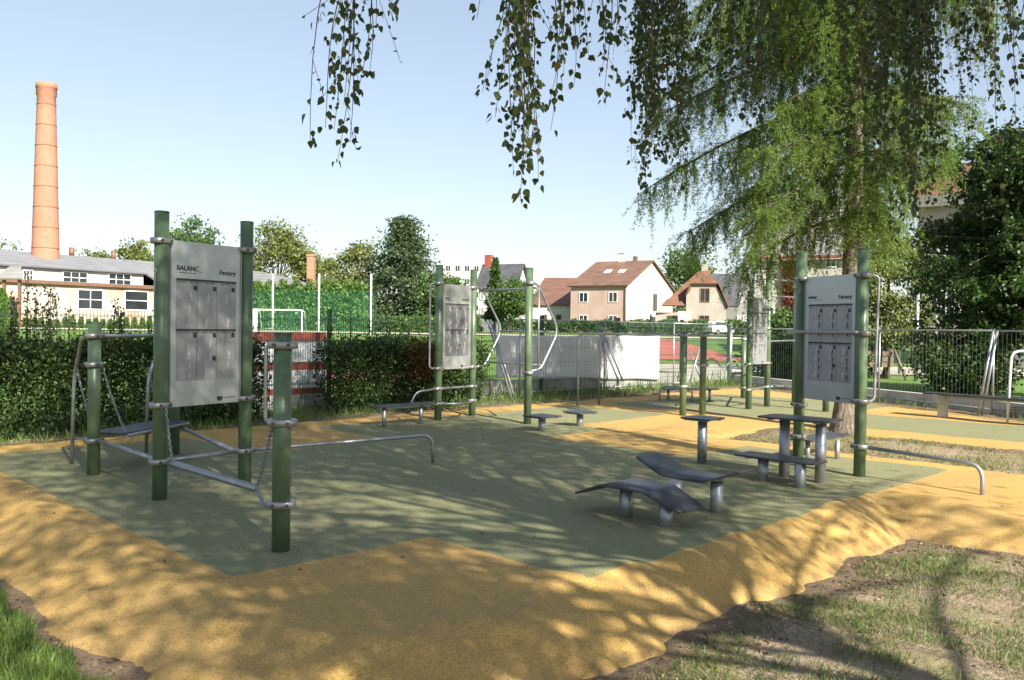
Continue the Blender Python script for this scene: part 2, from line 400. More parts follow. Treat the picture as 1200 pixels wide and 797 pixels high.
strip('field_path', -60, 60, 64, 67, M['path'], .05)

# ------------------------------------------------------------------ fitness equipment helpers
PR = .064
def stadium(c, d, hl, r, n=8):
    d = Vector((d[0], d[1])).normalized(); p = Vector((-d.y, d.x)); c = Vector((c[0], c[1])); out = []
    for sgn, a0 in ((1, -math.pi/2), (-1, math.pi/2)):
        for i in range(n+1):
            a = a0 + math.pi*i/n; q = c + d*(hl*sgn + r*math.cos(a)) + p*(r*math.sin(a)); out.append(q)
    return out
def clamp(post, P, z, d):
    m = MB(); d = Vector((d[0], d[1])).normalized(); pz = [(-.026, .92), (-.02, 1.), (.02, 1.), (.026, .92)]
    rings = [[(q.x, q.y, z+dz) for q in stadium(P, d, .03*k, .076*k)] for dz, k in pz]; nn = len(rings[0]); n0 = len(m.v)
    for r in rings: m.v += r
    for i in range(3):
        for k in range(nn):
            a_, b_ = n0+i*nn+k, n0+i*nn+(k+1) % nn; m.face([a_, b_, b_+nn, a_+nn], True)
    m.face([n0+k for k in reversed(range(nn))]); m.face([n0+3*nn+k for k in range(nn)])
    p = Vector((-d.y, d.x, 0)); cc = Vector((P[0], P[1], z))
    nf = len(m.f)
    for sx in (-.05, .05):
        for sp in (-1, 1):
            q = cc + Vector((d.x, d.y, 0))*sx + p*sp*.07; m.tube([q, q+p*sp*.013], .014, 8)
    o = m.build('clamp', M['clamp'], post); o.data.materials.append(M['bolt']); mi = [0]*nf+[1]*(len(m.f)-nf); o.data.polygons.foreach_set('material_index', mi)
def post(root, P, h, clamps=(), z0=-.05, r=PR):
    m = MB(); m.tube([(P[0], P[1], z0), (P[0], P[1], h-.012)], r, 30, True, .05)
    o = m.build('post', M['post'], root)
    c = MB(); c.tube([(P[0], P[1], h-.013), (P[0], P[1], h-.004), (P[0], P[1], h)], [r*1.03, r*1.03, r*.9], 24); c.build('cap', M['postcap'], o)
    for z, d in clamps: clamp(o, P, z, d)
    return o
def bar(root, pts, r=.02, bend=.12, name='bar', mat='galv', seg=12):
    m = MB(); m.tube(fillet(pts, bend) if len(pts) > 2 else pts, r, seg); return m.build(name, M[mat], root)
def chain(root, p0, p1, sag=.05, name='chain'):
    p0, p1 = Vector(p0), Vector(p1); L = (p1-p0).length; n = max(3, int(L/.03)); m = MB(); pts = []
    for i in range(n+1):
        t = i/n; q = p0.lerp(p1, t); q.z -= sag*4*t*(1-t); pts.append(q)
    for i in range(n):
        c = (pts[i]+pts[i+1])/2; d = (pts[i+1]-pts[i]).normalized(); u, v = perp(d)
        if i % 2: u = v
        loop = [c + d*(.021*math.cos(a)) + u*(.011*math.sin(a)) for a in [2*math.pi*k/8 for k in range(9)]]
        m.tube(loop, .0042, 5, False)
    return m.build(name, M['chain'], root)
def rrect(c, ax, L, W, r=.05, n=4):
    ax = Vector((ax[0], ax[1])).normalized(); ay = Vector((-ax.y, ax.x)); out = []
    for sx, sy, a0 in ((1, 1, 0), (-1, 1, 90), (-1, -1, 180), (1, -1, 270)):
        for i in range(n+1):
            a = math.radians(a0+90*i/n)
            out.append(Vector((c[0], c[1])) + ax*(sx*(L/2-r)+r*math.cos(a)) + ay*(sy*(W/2-r)+r*math.sin(a)))
    return out
def deck(root, c, ax, L, W, z, name='board', th=.02):
    m = MB(); m.prism(rrect(c, ax, L, W), z-th, z); o = m.build(name, M['hpl'], root)
    for sx in (-.33, .33):
        b = MB()
        axn = Vector((ax[0], ax[1])).normalized(); ay = Vector((-axn.y, axn.x)); q = Vector((c[0], c[1]))+axn*L*sx
        b.box((q.x, q.y, z-th-.009), (.05, W*.8, .016), axn); b.build('bracket', M['galv'], o)
    return o
def leg(root, P, z1, r=.057, z0=-.05):
    m = MB(); m.tube([(P[0], P[1], z0), (P[0], P[1], z1)], r, 20); return m.build('leg', M['galv'], root)

def text(parent, body, P, d, nrm, size, mat, align='LEFT', vertical=False):
    cu = bpy.data.curves.new('lettering', 'FONT'); cu.body = body; cu.size = size; cu.align_x = align; cu.extrude = .0006; cu.offset = .0012*size/.08
    o = bpy.data.objects.new('lettering', cu); COL.objects.link(o); cu.materials.append(mat); o.parent = parent
    off = OFF[parent.name]; x = Vector((d[0], d[1], 0)).normalized(); z = Vector(nrm).normalized(); y = Vector((0, 0, 1))
    if vertical: x, y = Vector((0, 0, -1)), x
    mm = Matrix.Identity(4)
    for i in range(3): mm[i][0], mm[i][1], mm[i][2] = x[i], y[i], z[i]; mm[i][3] = P[i]-off[i]
    dg = bpy.context.evaluated_depsgraph_get(); me = bpy.data.meshes.new_from_object(o.evaluated_get(dg)); bpy.data.objects.remove(o)
    me.name = 'lettering'; me.materials.clear(); me.materials.append(mat); o = bpy.data.objects.new('lettering', me); COL.objects.link(o); o.parent = parent; OFF[o.name] = off
    o.matrix_basis = mm; return o
def board(root, PA, PB, z0, z1, style, seed):
    rr = random.Random(seed); PA, PB = Vector(PA[:2]), Vector(PB[:2]); d = (PB-PA).normalized(); gap = PR+.022
    A0 = PA+d*gap; W = (PB-PA).length-2*gap; H = z1-z0; nr = Vector((-d.y, d.x))
    if nr.y > 0: nr = -nr
    x0 = Vector((A0.x, A0.y, 0)); dd = Vector((d.x, d.y, 0)); nn = Vector((nr.x, nr.y, 0)); T = .012
    def pt(u, v, o=0.): return x0 + dd*(u*W) + Vector((0, 0, z1-v*H)) + nn*(T+o)
    m = MB(); c = x0+dd*(W/2)+Vector((0, 0, (z0+z1)/2)); m.box(c, (W, 2*T, H), d)
    b = m.build('info_board', M['board'], root)
    for s in (0, 1):
        e = MB(); q = x0+dd*(W*s)+Vector((0, 0, (z0+z1)/2)); e.box(q+nn*.002, (.012, 2*T+.014, H+.006), d); e.build('edge_trim', M['galv'], b)
    def rect(mb, u0, u1, v0, v1, o): mb.quad(pt(u0, v1, o), pt(u1, v1, o), pt(u1, v0, o), pt(u0, v0, o))
    p = MB(); rect(p, .08, .93, .225, .845, .0015)
    p.build('print_field', M['printdark' if style == 2 else 'print'], b)
    g = MB()
    for v in (.225, .53):
        rect(g, .08, .93, v, v+.014, .003)
        for k in range(24):
            if rr.random() < .8: rect(g, .09+k*.034, .09+k*.034+rr.uniform(.012, .03), v+.018, v+.024, .003)
    for u in (.36, .64): rect(g, u, u+.004, .24, .845, .003)
    for v in (.265, .555, .70):
        for u in (.31, .585, .86):
            if v == .70 and u != .585: continue
            rect(g, u, u+.05, v, v+.028, .003)
    for k in range(16):
        if rr.random() < .85: rect(g, .08+k*.017, .08+k*.017+.012, .188, .193, .003)
    rect(g, .66, .74, .955, .975, .003); rect(g, .675, .725, .975, .983, .003)
    for k in range(10): rect(g, .77+k*.016, .77+k*.016+.011, .962, .967, .003)
    g.build('printed_lines', M['ink'], b)
    f = MB(); fd = MB()
    sx = W; sy = H
    def fig(mb, u, v, s):
        def ln(u0, v0, u1, v1, t):
            p0, p1 = pt(u+u0*s/sx, v+v0*s/sy, .0035), pt(u+u1*s/sx, v+v1*s/sy, .0035); q = (p1-p0).normalized().cross(nn)*t*s
            mb.quad(p0-q, p1-q, p1+q, p0+q)
        hx = rr.uniform(-.08, .08); hc = pt(u+hx*s/sx, v-.42*s/sy, .0035)
        mb.quad(*[hc + dd*(.1*s*math.cos(k*.785)) + Vector((0, 0, .1*s*math.sin(k*.785))) for k in range(8)])
        ln(hx, -.3, 0, .08, .09)
        for sg in (-1, 1):
            kx, ky = sg*rr.uniform(.05, .22), rr.uniform(.2, .34); ln(0, .06, kx, ky, .055); ln(kx, ky, kx+rr.uniform(-.05, .1)*sg, .58, .045)
            ex, ey = sg*rr.uniform(.14, .26), rr.uniform(-.3, -.02); ln(hx, -.27, ex, ey, .04); ln(ex, ey, ex+sg*rr.uniform(-.1, .12), ey+rr.uniform(-.2, .2), .035)
    rows = {1: [(.33, .12), (.41, .12), (.49, .12), (.62, .1), (.69, .1), (.76, .1), (.82, .08)], 2: [(.30+.045*i, .09) for i in range(12)],
            3: [(.31, .1), (.38, .1), (.45, .1), (.60, .1), (.66, .1), (.72, .1), (.79, .11)], 4: [(.3+.07*i, .1) for i in range(8)]}[style]
    for v, s in rows:
        for u in (.26, .53, .81):
            if rr.random() < .93: fig(f, u+rr.uniform(-.05, .03), v+rr.uniform(-.008, .008), s*.72)
            if style == 3: fig(fd, u+.045, v+.012, s*.7)
    f.build('pictogram_markings', M['ink' if style == 4 else 'pale_ink'], b)
    if style == 3: fd.build('pictogram_markings', M['ink'], b)
    th = T+.0035
    if style == 1: text(b, 'BALANC_', pt(.08, .176, .0035), d, nn, .064, M['ink'])
    else:
        k = MB()
        for i in range(5): rect(k, .07+i*.035, .07+i*.035+.027, .16, .178, .003)
        k.build('heading_marks', M['ink'], b)
    text(b, 'Factory', pt(.92, .186, .0035), d, nn, .064, M['ink'], 'RIGHT')
    return b

# ------------------------------------------------------------------ station 1: balance frame on the left
B, S1, S2, D, B2 = G(109.5, 556), G(187, 585), G(286.5, 566), G(329, 645), G(204, 532)
st = empty('balance_station', ((B+S2)/2)[:], 'left green post balance station with chains, hanging beam and silver board', 'fitness station')
dS = (S2-S1); du = (S1-B); dB = (B2-B)
post(st, B, 1.61, [(1.46, dB), (1.16, dB), (.36, dB)])
p1 = post(st, S1, 2.62, [(2.35, dS), (.86, dS), (.345, dS)])
post(st, S2, 2.64, [(2.35, dS), (.86, dS), (.33, dS)])
post(st, D, 1.55, [(1.46, (1, .1)), (.91, (1, .1)), (.33, (1, .1))])
post(st, B2, 1.61, [(1.46, dB), (.36, dB)])
board(st, S1, S2, .83, 2.37, 1, 5)
vd = Vector((-.5, -.85, 0)); text(p1, 'Factory', (S1.x-.045, S1.y-.049, 2.1), (.68, -.73), (-.68, -.73, 0), .075, M['pale_ink'], 'LEFT', True)
E1 = G(507, 542)
bar(st, [(S1.x, S1.y, .345), (S2.x, S2.y, .33)])
e = Vector((E1.x, E1.y, .33)); bar(st, [(S2.x, S2.y, .33), e, (E1.x, E1.y, -.05)], bend=.16)
bar(st, [(B.x+.03, B.y, .36), (S1.x-.02, S1.y+.05, .345)], .023)
q = S1.lerp(S2, .88); bar(st, [(B2.x, B2.y, .36), (q.x, q.y, .335)], .023)
# suspended beam and its chains
b0, b1 = Vector((S1.x+.12, S1.y-.02, .33)), G(302, 573, .31)
m = MB(); dirb = (b1-b0); m.tube([b0, b1], .034, 8, True, 0, False); m.build('hanging_beam', M['galv'], st)
chain(st, (S1.x+.07, S1.y-.05, .85), b0+Vector((0, 0, .03)), .03); chain(st, b0-Vector((0, 0, .03)), b0+Vector((-.02, -.03, -.2)), 0)
chain(st, (D.x-.05, D.y-.07, .90), b1+Vector((0, 0, .03)), .02); chain(st, b1, (D.x-.06, D.y-.06, .34), .05)
bar(st, [(D.x-.03, D.y, 1.46), (D.x-.115, D.y-.01, 1.46), (D.x-.115, D.y-.01, .91), (D.x-.03, D.y, .91)], .014, .05, 'handle')
# swinging deck between B and B2 with its two bent arches
L1, L2 = G(84, 544), G(171, 536)
bar(st, [(B.x, B.y, 1.46), (B.x-.18, B.y+.1, 1.45), (L1.x+.02, L1.y, .98), (L1.x, L1.y, -.05)], .02, .18, 'arch')
bar(st, [(B2.x, B2.y, 1.46), (B2.x-.12, B2.y-.02, 1.44), (L2.x+.02, L2.y, .98), (L2.x, L2.y, -.05)], .02, .14, 'arch')
bar(st, [(B.x, B.y, 1.46), (B2.x, B2.y, 1.46)]); bar(st, [(L1.x, L1.y, .28), (L1.x+.22, L1.y+.06, .3)], .01)
c0 = (B+B2)/2; ax = (B2-B).normalized(); ay = Vector((-ax.y, ax.x, 0)); 
dk = deck(st, (c0-ay*.0+Vector((.06, -.02, 0))), ax, 1.25, .42, .43, 'swinging_deck')
for s in (-1, 1):
    m = MB(); m.tube([(c0.x+.06-ay.x*.21*s-ax.x*.6, c0.y-ay.y*.21*s-ax.y*.6, .4), (c0.x+.06-ay.x*.21*s+ax.x*.6, c0.y-ay.y*.21*s+ax.y*.6, .4)], .02, 8); m.build('rail', M['galv'], dk)
chain(st, (L1.x+.05, L1.y, 1.08), c0+Vector((.06, 0, .43))-ax*.58+ay*.18, .05); chain(st, (B.x+.05, B.y+.07, 1.14), c0+Vector((.06, 0, .43))-ax*.58-ay*.18, .04)
chain(st, (L2.x+.02, L2.y, 1.08), c0+Vector((.06, 0, .43))+ax*.55+ay*.12, .05)

# ------------------------------------------------------------------ station 2: middle climbing station
M1, M2, M3 = G(513, 492), G(553, 487.3), G(618, 497)
st = empty('climbing_station', M1[:], 'middle green post climbing station with angled ladder rungs and dark printed board', 'fitness station')
dM = M2-M1; zt = 2.62
post(st, M1, 2.68, [(2.36, dM), (.89, dM), (.54, dM), (.28, dM)]); post(st, M2, 2.66, [(2.33, dM), (.89, dM), (.54, dM), (.28, dM)])
post(st, M3, 2.62, [(2.36, M3-M2), (.86, M3-M2)])
board(st, M1, M2, .87, 2.36, 2, 9)
hd = Vector((-.72, -.4, 0)).normalized()*.17
bar(st, [M1+Vector((0, 0, 2.36)), M1+hd+Vector((0, 0, 2.36)), M1+hd+Vector((0, 0, .89)), M1+Vector((0, 0, .89))], .016, .07, 'handle')
ap = Vector((.78, .62, 0)).normalized()*.62
for P, zz in ((M2, 2.33), (M3, 2.36)):
    bar(st, [P+Vector((0, 0, zz)), P+ap*.3+Vector((0, 0, zz)), P+ap+Vector((0, 0, 1.66)), P+ap+Vector((0, 0, 1.5)), P+ap*.45+Vector((0, 0, .92)), P+Vector((0, 0, .88))], .02, .1, 'side_frame')
for k, zz, in ((.3, 2.29), (1., 1.55), (.5, .98)):
    bar(st, [M2+ap*k+Vector((0, 0, zz)), M3+ap*k+Vector((0, 0, zz))], .018, name='rung')
bar(st, [M3+ap*.35+Vector((0, 0, 2.3)), M3+ap*.35+Vector((0, 0, .95))], .016, name='upright')
for zz, bow in ((.54, .0), (.28, .22)):
    pts = [M1+Vector((0, 0, zz)), M1.lerp(M2, .3)+Vector((bow*.7, -bow, zz)), M1.lerp(M2, .7)+Vector((bow*.7, -bow, zz)), M2+Vector((0, 0, zz))]
    bar(st, pts, .018, .2)
bar(st, [M1+Vector((0, 0, .54)), M1+Vector((-.35, -.25, .5)), M1+Vector((-.48, -.3, .2))], .016, .1)
bb = empty('step_bench', (-1.8, 13.95, 0), 'long narrow dark step board beside the middle climbing station', 'bench')
deck(bb, (-1.75, 13.95), (1, 1), 1.25, .28, .34); leg(bb, G(450, 500), .32, .035); leg(bb, (-1.5, 14.2), .32, .035)
m = MB(); m.box((-1.75, 13.95, .295), (1.1, .05, .04), (1, 1)); m.build('rail', M['galv'], bb)

# ------------------------------------------------------------------ step stools, table, bench, loungers
def stool(px, py, top, label, w=.43):
    P = G(px, py); r = empty('step_stool', P[:], label, 'step platform', 'dark square step stools on the rubber paving')
    leg(r, P, top-.02); deck(r, (P.x, P.y), (1, 1), w, w, top)
stool(635, 505, .245, 'low square dark step stool near the post of the climbing ladder', .46)
stool(679.5, 500, .25, 'low square dark step stool nearer the sunlit paving than its pair', .43)
stool(822.5, 543, .56, 'tall square dark step stool beside the dark table, on one long metal leg', .41)
t = empty('exercise_table', (3.16, 9.33, 0), 'tall dark narrow exercise table on two round steel legs before the right board', 'table')
deck(t, (3.16, 9.33), (1, -1), .80, .46, .67, 'table_top'); leg(t, G(918.6, 559), .645); leg(t, G(961, 565.6), .645)
t = empty('low_bench', (2.87, 9.1, 0), 'low dark rectangular bench in front of the tall table, on two short steel legs', 'bench')
deck(t, (2.87, 9.08), (1, -1), .92, .36, .27, 'seat'); leg(t, G(894, 563.5), .245); leg(t, G(937.5, 571.6), .245)
def lounger(label, c, z, flip, legs):
    r = empty('sit_up_bench', (c[0], c[1], 0), label, 'exercise bench', 'bent dark sit up benches on the paving')
    ax = Vector((R2, -R2, 0)); ay = Vector((R2, R2, 0)); c = Vector((c[0], c[1], 0)); W = .46; prof = []
    ctrl = [(-.215-.33, z-.125*flip), (-.215, z), (.215, z), (.215+.33, z-.125*flip)]
    ps = fillet([(p[0], 0, p[1]) for p in ctrl], .035, 4)
    rows = []; th = .018
    tot = len(ps)
    m = MB()
    for i, p in enumerate(ps):
        inset = .05 if i in (0, tot-1) else 0
        for sgn, zz in ((-1, 0), (1, 0), (1, -th), (-1, -th)):
            q = c+ax*p[0]+ay*(sgn*(W/2-inset)); m.v.append((q.x, q.y, p[2]+zz))
    # widen close to the ends so that the corners read as rounded
    for i in range(tot-1):
        a = i*4
        for k in range(4): m.face([a+k, a+4+k, a+4+(k+1) % 4, a+(k+1) % 4], k in (0, 2))
    m.face([0, 1, 2, 3]); e_ = (tot-1)*4; m.face([e_+3, e_+2, e_+1, e_])
    bd = m.build('bent_board', M['hpl'], r)
    for v in bd.data.vertices: pass
    for P in legs:
        u = abs((Vector((P[0], P[1], 0))-c).dot(ax)); dz = .125*max(0, u+.05-.215)/.33 if flip > 0 else .125*max(0, u-.05-.215)/.33*-1
        leg(r, P, z-th-.004-dz)
    for sg in (-1, 1):
        bk = MB(); q0, q1 = c+ax*.0+ay*.13*sg+Vector((0, 0, z-th-.016)), c+ax*.25+ay*.13*sg+Vector((0, 0, z-th-.016)); bk.tube([c-ax*.2+ay*.13*sg+Vector((0, 0, z-th-.012)), q1-ax*.05], .011, 6); bk.build('bracket', M['galv'], r)
lounger('bent dark sit up bench in front, its two ends sloping down', (1.09, 7.27), .285, 1, (G(733.5, 605.5), G(780, 616.6)))
lounger('bent dark sit up bench behind the other, its two ends tilted up', (1.70, 7.78), .285, -1, (G(792, 597), G(839.5, 600)))

# ------------------------------------------------------------------ station 3: right board station
RR2 = G(1007, 558); RR1 = Vector((3.53, 10.45, 0)); dR = RR2-RR1
st = empty('pull_up_station', RR1[:], 'right green post station with blue grey board, long hand bar and low bent rail', 'fitness station')
post(st, RR1, 2.58, [(2.25, dR), (.72, dR), (.33, dR)]); post(st, RR2, 2.55, [(2.25, dR), (1.6, dR), (.84, dR), (.335, dR)])
board(st, RR1, RR2, .80, 2.27, 3, 21)
nR = Vector((-.92, -.38, 0))
bar(st, [RR2+Vector((0, 0, 1.61)), RR2+nR*.09+Vector((0, 0, 1.61)), RR1+nR*.09-dR.normalized()*.12+Vector((0, 0, 1.61))], .02, .04)
hx = Vector((.17, -.02, 0))
bar(st, [RR2+Vector((0, 0, 2.25)), RR2+hx+Vector((0, 0, 2.25)), RR2+hx+Vector((-.03, 0, .84)), RR2+Vector((0, 0, .84))], .016, .07, 'handle')
E3 = G(1151, 580); bar(st, [RR2+Vector((0, 0, .335)), (E3.x, E3.y, .30), (E3.x, E3.y, -.2)], .021, .16, 'low_rail')
bb = empty('step_bench', (3.95, 10.95, 0), 'dark step board behind the table legs, fixed to the back post of the right board', 'bench')
deck(bb, (4.0, 10.98), (1, 1), 1.1, .33, .27); leg(bb, G(981, 538), .25, .03); leg(bb, (3.75, 10.75), .25, .03)

# ------------------------------------------------------------------ station 4: sunlit station by the far fence
P1, P2, P3, P4, P5, P6, P7 = G(800, 487), G(823, 485.6), G(871, 467), G(877, 479.5), G(898.6, 476), G(931, 471.6), G(967.5, 482)
st = empty('far_workout_station', P4[:], 'sunlit far station with white board, wall bars, wave rail and parallel bars', 'fitness station')
zb = 1.52; K1, K2 = G(677, 476), G(702, 474)
post(st, P1, 1.58, [(zb, P1-K1), (.55, (1, 0))]); post(st, P2, 1.56, [(zb, P1-K1), (.95, (1, 0))])
post(st, P3, 1.5, [(1.42, (1, 0)), (.25, (1, 0))]); post(st, P4, 2.45, [(.93, P5-P4), (.40, P5-P4), (2.3, P5-P4)])
post(st, P5, 2.85, [(.93, P5-P4), (.42, P5-P4), (2.3, P5-P4), (1.68, P6-P5)]); post(st, P6, 2.85, [(2.62, P6-P5), (1.4, P6-P5)]); post(st, P7, 1.9, [(1.6, (1, 0))])
for P, K in ((P1, K1), (P2, K2)): bar(st, [P+Vector((0, 0, zb)), (K.x, K.y, zb), (K.x, K.y, -.05)], .021, .16, 'parallel_bar')
for zz in (2.74, 2.38, 1.40): bar(st, [P5+Vector((0, 0, zz)), P6+Vector((0, 0, zz+.02))], .018, name='rung')
board(st, P4, P5, .92, 2.32, 4, 33)
w = [P2+Vector((0, 0, .95))]
for i in range(1, 24): t_ = i/24; q = P2.lerp(P4, t_); w.append(q+Vector((0, 0, .97+.09*math.sin(t_*2*math.pi*2-.6)+.01)))
w.append(P4+Vector((0, 0, .93))); bar(st, w, .019, .01, 'wave_rail')
bar(st, [P3+Vector((0, 0, .25)), P4+Vector((0, 0, .40)), P5+Vector((0, 0, .42))], .02, .1)
bar(st, [P5+Vector((0, 0, .42)), P5+Vector((.45, .3, .42))], .02)
t = empty('low_bench', G(805, 469)[:], 'low dark bench with bent hoop legs beyond the parallel bars', 'bench')
H1, H2, H3 = G(773, 470), G(811, 472), G(838, 470)
bar(t, [H1-Vector((0, 0, .05)), H1+Vector((0, 0, .33)), H2+Vector((0, 0, .33)), H2-Vector((0, 0, .05))], .02, .15, 'hoop_leg')
cc = (H1+H3)/2+Vector((.1, .25, 0)); axx = (H3-H1); deck(t, (cc.x, cc.y), axx, 1.35, .3, .27, 'seat'); leg(t, H3+Vector((-.1, .12, 0)), .25, .03); leg(t, H1+Vector((.25, .3, 0)), .25, .03)

# ------------------------------------------------------------------ station 5: right edge
t = empty('long_bench', (9.1, 15.8, 0), 'long dark bench near the right fence on pale square legs', 'bench')
q0, q1 = Vector((8.15, 16.75, 0)), Vector((10.1, 14.0, 0)); cc = (q0+q1)/2; deck(t, (cc.x, cc.y), q1-q0, (q1-q0).length, .34, .47, 'seat', .035)
for k in (.1, .88):
    m = MB(); q = q0.lerp(q1, k); m.box((q.x, q.y, .2), (.14, .14, .49), q1-q0); m.build('leg', M['concrete'], t)
m = MB(); m.box((cc.x, cc.y, .412), (2.9, .07, .04), q1-q0); m.build('rail', M['galv'], t)
Hb = G(1180, 496); bar_o = MB(); bar_o.tube(fillet([Hb-Vector((0, 0, .05)), Hb+Vector((.06, 0, 1.32)), Hb+Vector((1.1, -.35, 1.32)), Hb+Vector((1.05, -.35, -.05))], .16), .022, 12)
hp = bar_o.build('hoop_bar', M['white_paint']); tag(hp, 'pale steel hoop bar standing at the right edge by the long bench', 'exercise bar')
Pq = G(1196, 490); r = empty('step_stool', Pq[:], 'low dark step stool at the right edge below the pale hoop bar', 'step platform', 'dark square step stools on the rubber paving')
leg(r, (Pq.x+.1, Pq.y), .2); deck(r, (Pq.x+.1, Pq.y), (1, 1), .4, .4, .22)

# ------------------------------------------------------------------ fences
def wire_panel(q0, q1, z0, z1, step, hs, rw):
    q0, q1 = Vector(q0[:2]), Vector(q1[:2]); L = (q1-q0).length; d = (q1-q0)/L; m = MB()
    nv = int(L/step)
    for i in range(nv+1):
        p = q0+d*(L*i/nv); m.box((p.x, p.y, (z0+z1)/2), (rw, rw, z1-z0), d)
    for z in hs: m.box(((q0.x+q1.x)/2, (q0.y+q1.y)/2, z), (L, rw*1.3, rw*1.3), d)
    return m
C0, CD = Vector((-3.5, 16.35, 0)), Vector((R2, R2, 0))
def along(t, off=0.): return C0 + CD*t + Vector((-R2, R2, 0))*off
fr = empty('mesh_fence', C0[:], 'dark green welded wire fence with square posts running behind the hedges', 'fence')
ts = [-2.98*3, -2.98*2, -2.98, 0, 2.98, 5.96, 8.94, 11.92, 14.5]
for i, t_ in enumerate(ts):
    p = along(t_); m = MB(); m.box((p.x, p.y, .93), (.07, .07, 1.96), CD); m.box((p.x, p.y, 1.915), (.08, .08, .02), CD); m.build('post', M['fencepost'], fr)
    if i < len(ts)-1:
        wire_panel(along(t_), along(ts[i+1]), .05, 1.8, .052, (.1, .5, .52, .9, .92, 1.3, 1.32, 1.7, 1.72), .006).build('mesh_panel', M['wire'], fr)
kw = MB(); e0, e1 = along(4., .12), along(14.6, .12); kw.box(((e0.x+e1.x)/2, (e0.y+e1.y)/2, .14), ((e1-e0).length, .2, .5), CD)
o = kw.build('kerb_wall', M['concrete']); tag(o, 'low stained concrete kerb wall below the white tarpaulin', 'wall')
# right fence: zinc mesh panels
corner = along(14.5)
Q0, Q1 = Vector((fence_x(26.0), 26.0, 0)), Vector((fence_x(11.0), 11.0, 0)); QD = (Q1-Q0).normalized()
zf = empty('site_fence', Q0[:], 'zinc wire site fence with leaning tube props along the right side', 'fence')
LQ = (Q1-Q0).length; npn = 5
for i in range(npn+1):
    p = Q0+QD*(LQ*i/npn); m = MB(); m.tube([(p.x, p.y, -.05), (p.x, p.y, 1.72)], .021, 10); m.build('post', M['galv'], zf)
    if i < npn:
        p2 = Q0+QD*(LQ*(i+1)/npn); pm = wire_panel(p, p2, .12, 1.68, .1, (.12, .5, .9, 1.3), .0017); o = pm.build('mesh_panel', M['galvwire'], zf)
        for zz in (1.69, .12): m = MB(); m.tube([(p.x, p.y, zz), (p2.x, p2.y, zz)], .019, 8); m.build('rail', M['galv'], zf)
def prop(par, pa, pb, sep=.07):
    for s in ((0, sep) if sep else (0,)):
        m = MB(); m.tube([Vector(pa)+Vector((s, -s*.3, 0)), Vector(pb)+Vector((s, -s*.3, 0))], .024, 10); m.build('prop', M['galv'], par)
pb = G(1146, 487); k = (pb.y-Q0.y)/QD.y; pa = Q0+QD*(k-.0)+Vector((.35, .25, 1.7)); prop(zf, A(1164, 388, 16.9), pb)
kw = MB(); nrm = Vector((-QD.y, QD.x, 0)); nrm = nrm if nrm.x > 0 else -nrm
cc = (Q0+Q1)/2+nrm*.22; kw.box((cc.x, cc.y, .06), (LQ, .18, .44), QD); o = kw.build('kerb_wall', M['concrete']); tag(o, 'low grey concrete kerb wall along the right site fence', 'wall')
# zinc site fence in front of the green fence
z2 = empty('site_fence', along(6.)[:], 'zinc wire site fence with leaning props in front of the white tarpaulin', 'fence')
tt = [5.0, 8.1, 11.2, 14.3]
for i, t_ in enumerate(tt):
    p = along(t_, -.22); m = MB(); m.tube([(p.x, p.y, -.05), (p.x, p.y, 1.84)], .021, 10); m.build('post', M['galv'], z2)
    if i < 3:
        p2 = along(tt[i+1], -.22); wire_panel(p, p2, .12, 1.8, .1, (.45, .8, 1.15, 1.5), .004).build('mesh_panel', M['galvwire'], z2)
        for zz in (1.81, .12): m = MB(); m.tube([(p.x, p.y, zz), (p2.x, p2.y, zz)], .018, 8); m.build('rail', M['galv'], z2)
prop(z2, A(571, 375, 19.3), G(601, 471)); prop(z2, A(697, 378, 22.2), A(725, 447, 21.9), .11); prop(z2, A(820, 408, 24.2), A(807, 452, 24.), .0); prop(z2, A(808, 410, 24.3), A(822, 447, 24.1), .0)
# tarpaulin on the fence
t0, t1 = 4.4, 10.75
nu, nv = 60, 16; V = []; m = MB()
for j in range(nv+1):
    for i in range(nu+1):
        u, v = i/nu, j/nv; zlo = .47-.24*u+.012*math.sin(u*17); zhi = 1.45-.02*math.sin(u*math.pi*4)**2
        p = along(t0+(t1-t0)*u, -.06+.004*math.sin(u*40+v*3)*(1-v)-.008*math.sin(u*9+v*4)); m.v.append((p.x, p.y, zlo+(zhi-zlo)*v))
for j in range(nv):
    for i in range(nu): a_ = j*(nu+1)+i; m.face([a_, a_+1, a_+nu+2, a_+nu+1], True)
o = m.build('tarpaulin', M['tarp']); tag(o, 'white tarpaulin sheet hung on the green wire fence', 'tarpaulin')
sol = o.modifiers.new('thickness', 'SOLIDIFY'); sol.thickness = .004
# striped wall behind the fence
sw = empty('striped_wall', along(-1.5, .9)[:], 'low red and white striped wall seen through the gap in the hedge', 'wall')
pa, pb = along(-2.8, .8), along(.35, .8); L = (pb-pa).length; cc = (pa+pb)/2
def lay(z0, z1, th): q = MB(); q.box((cc.x, cc.y, (z0+z1)/2), (L, th, z1-z0), CD); return q
lay(-.1, .26, .34).build('plinth', M['concrete'], sw)
for z0, z1 in ((.26, .38), (.74, .88), (1.30, 1.47)): lay(z0, z1, .3).build('red_course', M['redstripe'], sw)
for z0, z1 in ((.38, .74), (.88, 1.30)): lay(z0, z1, .28).build('white_course', M['whitestripe'], sw)

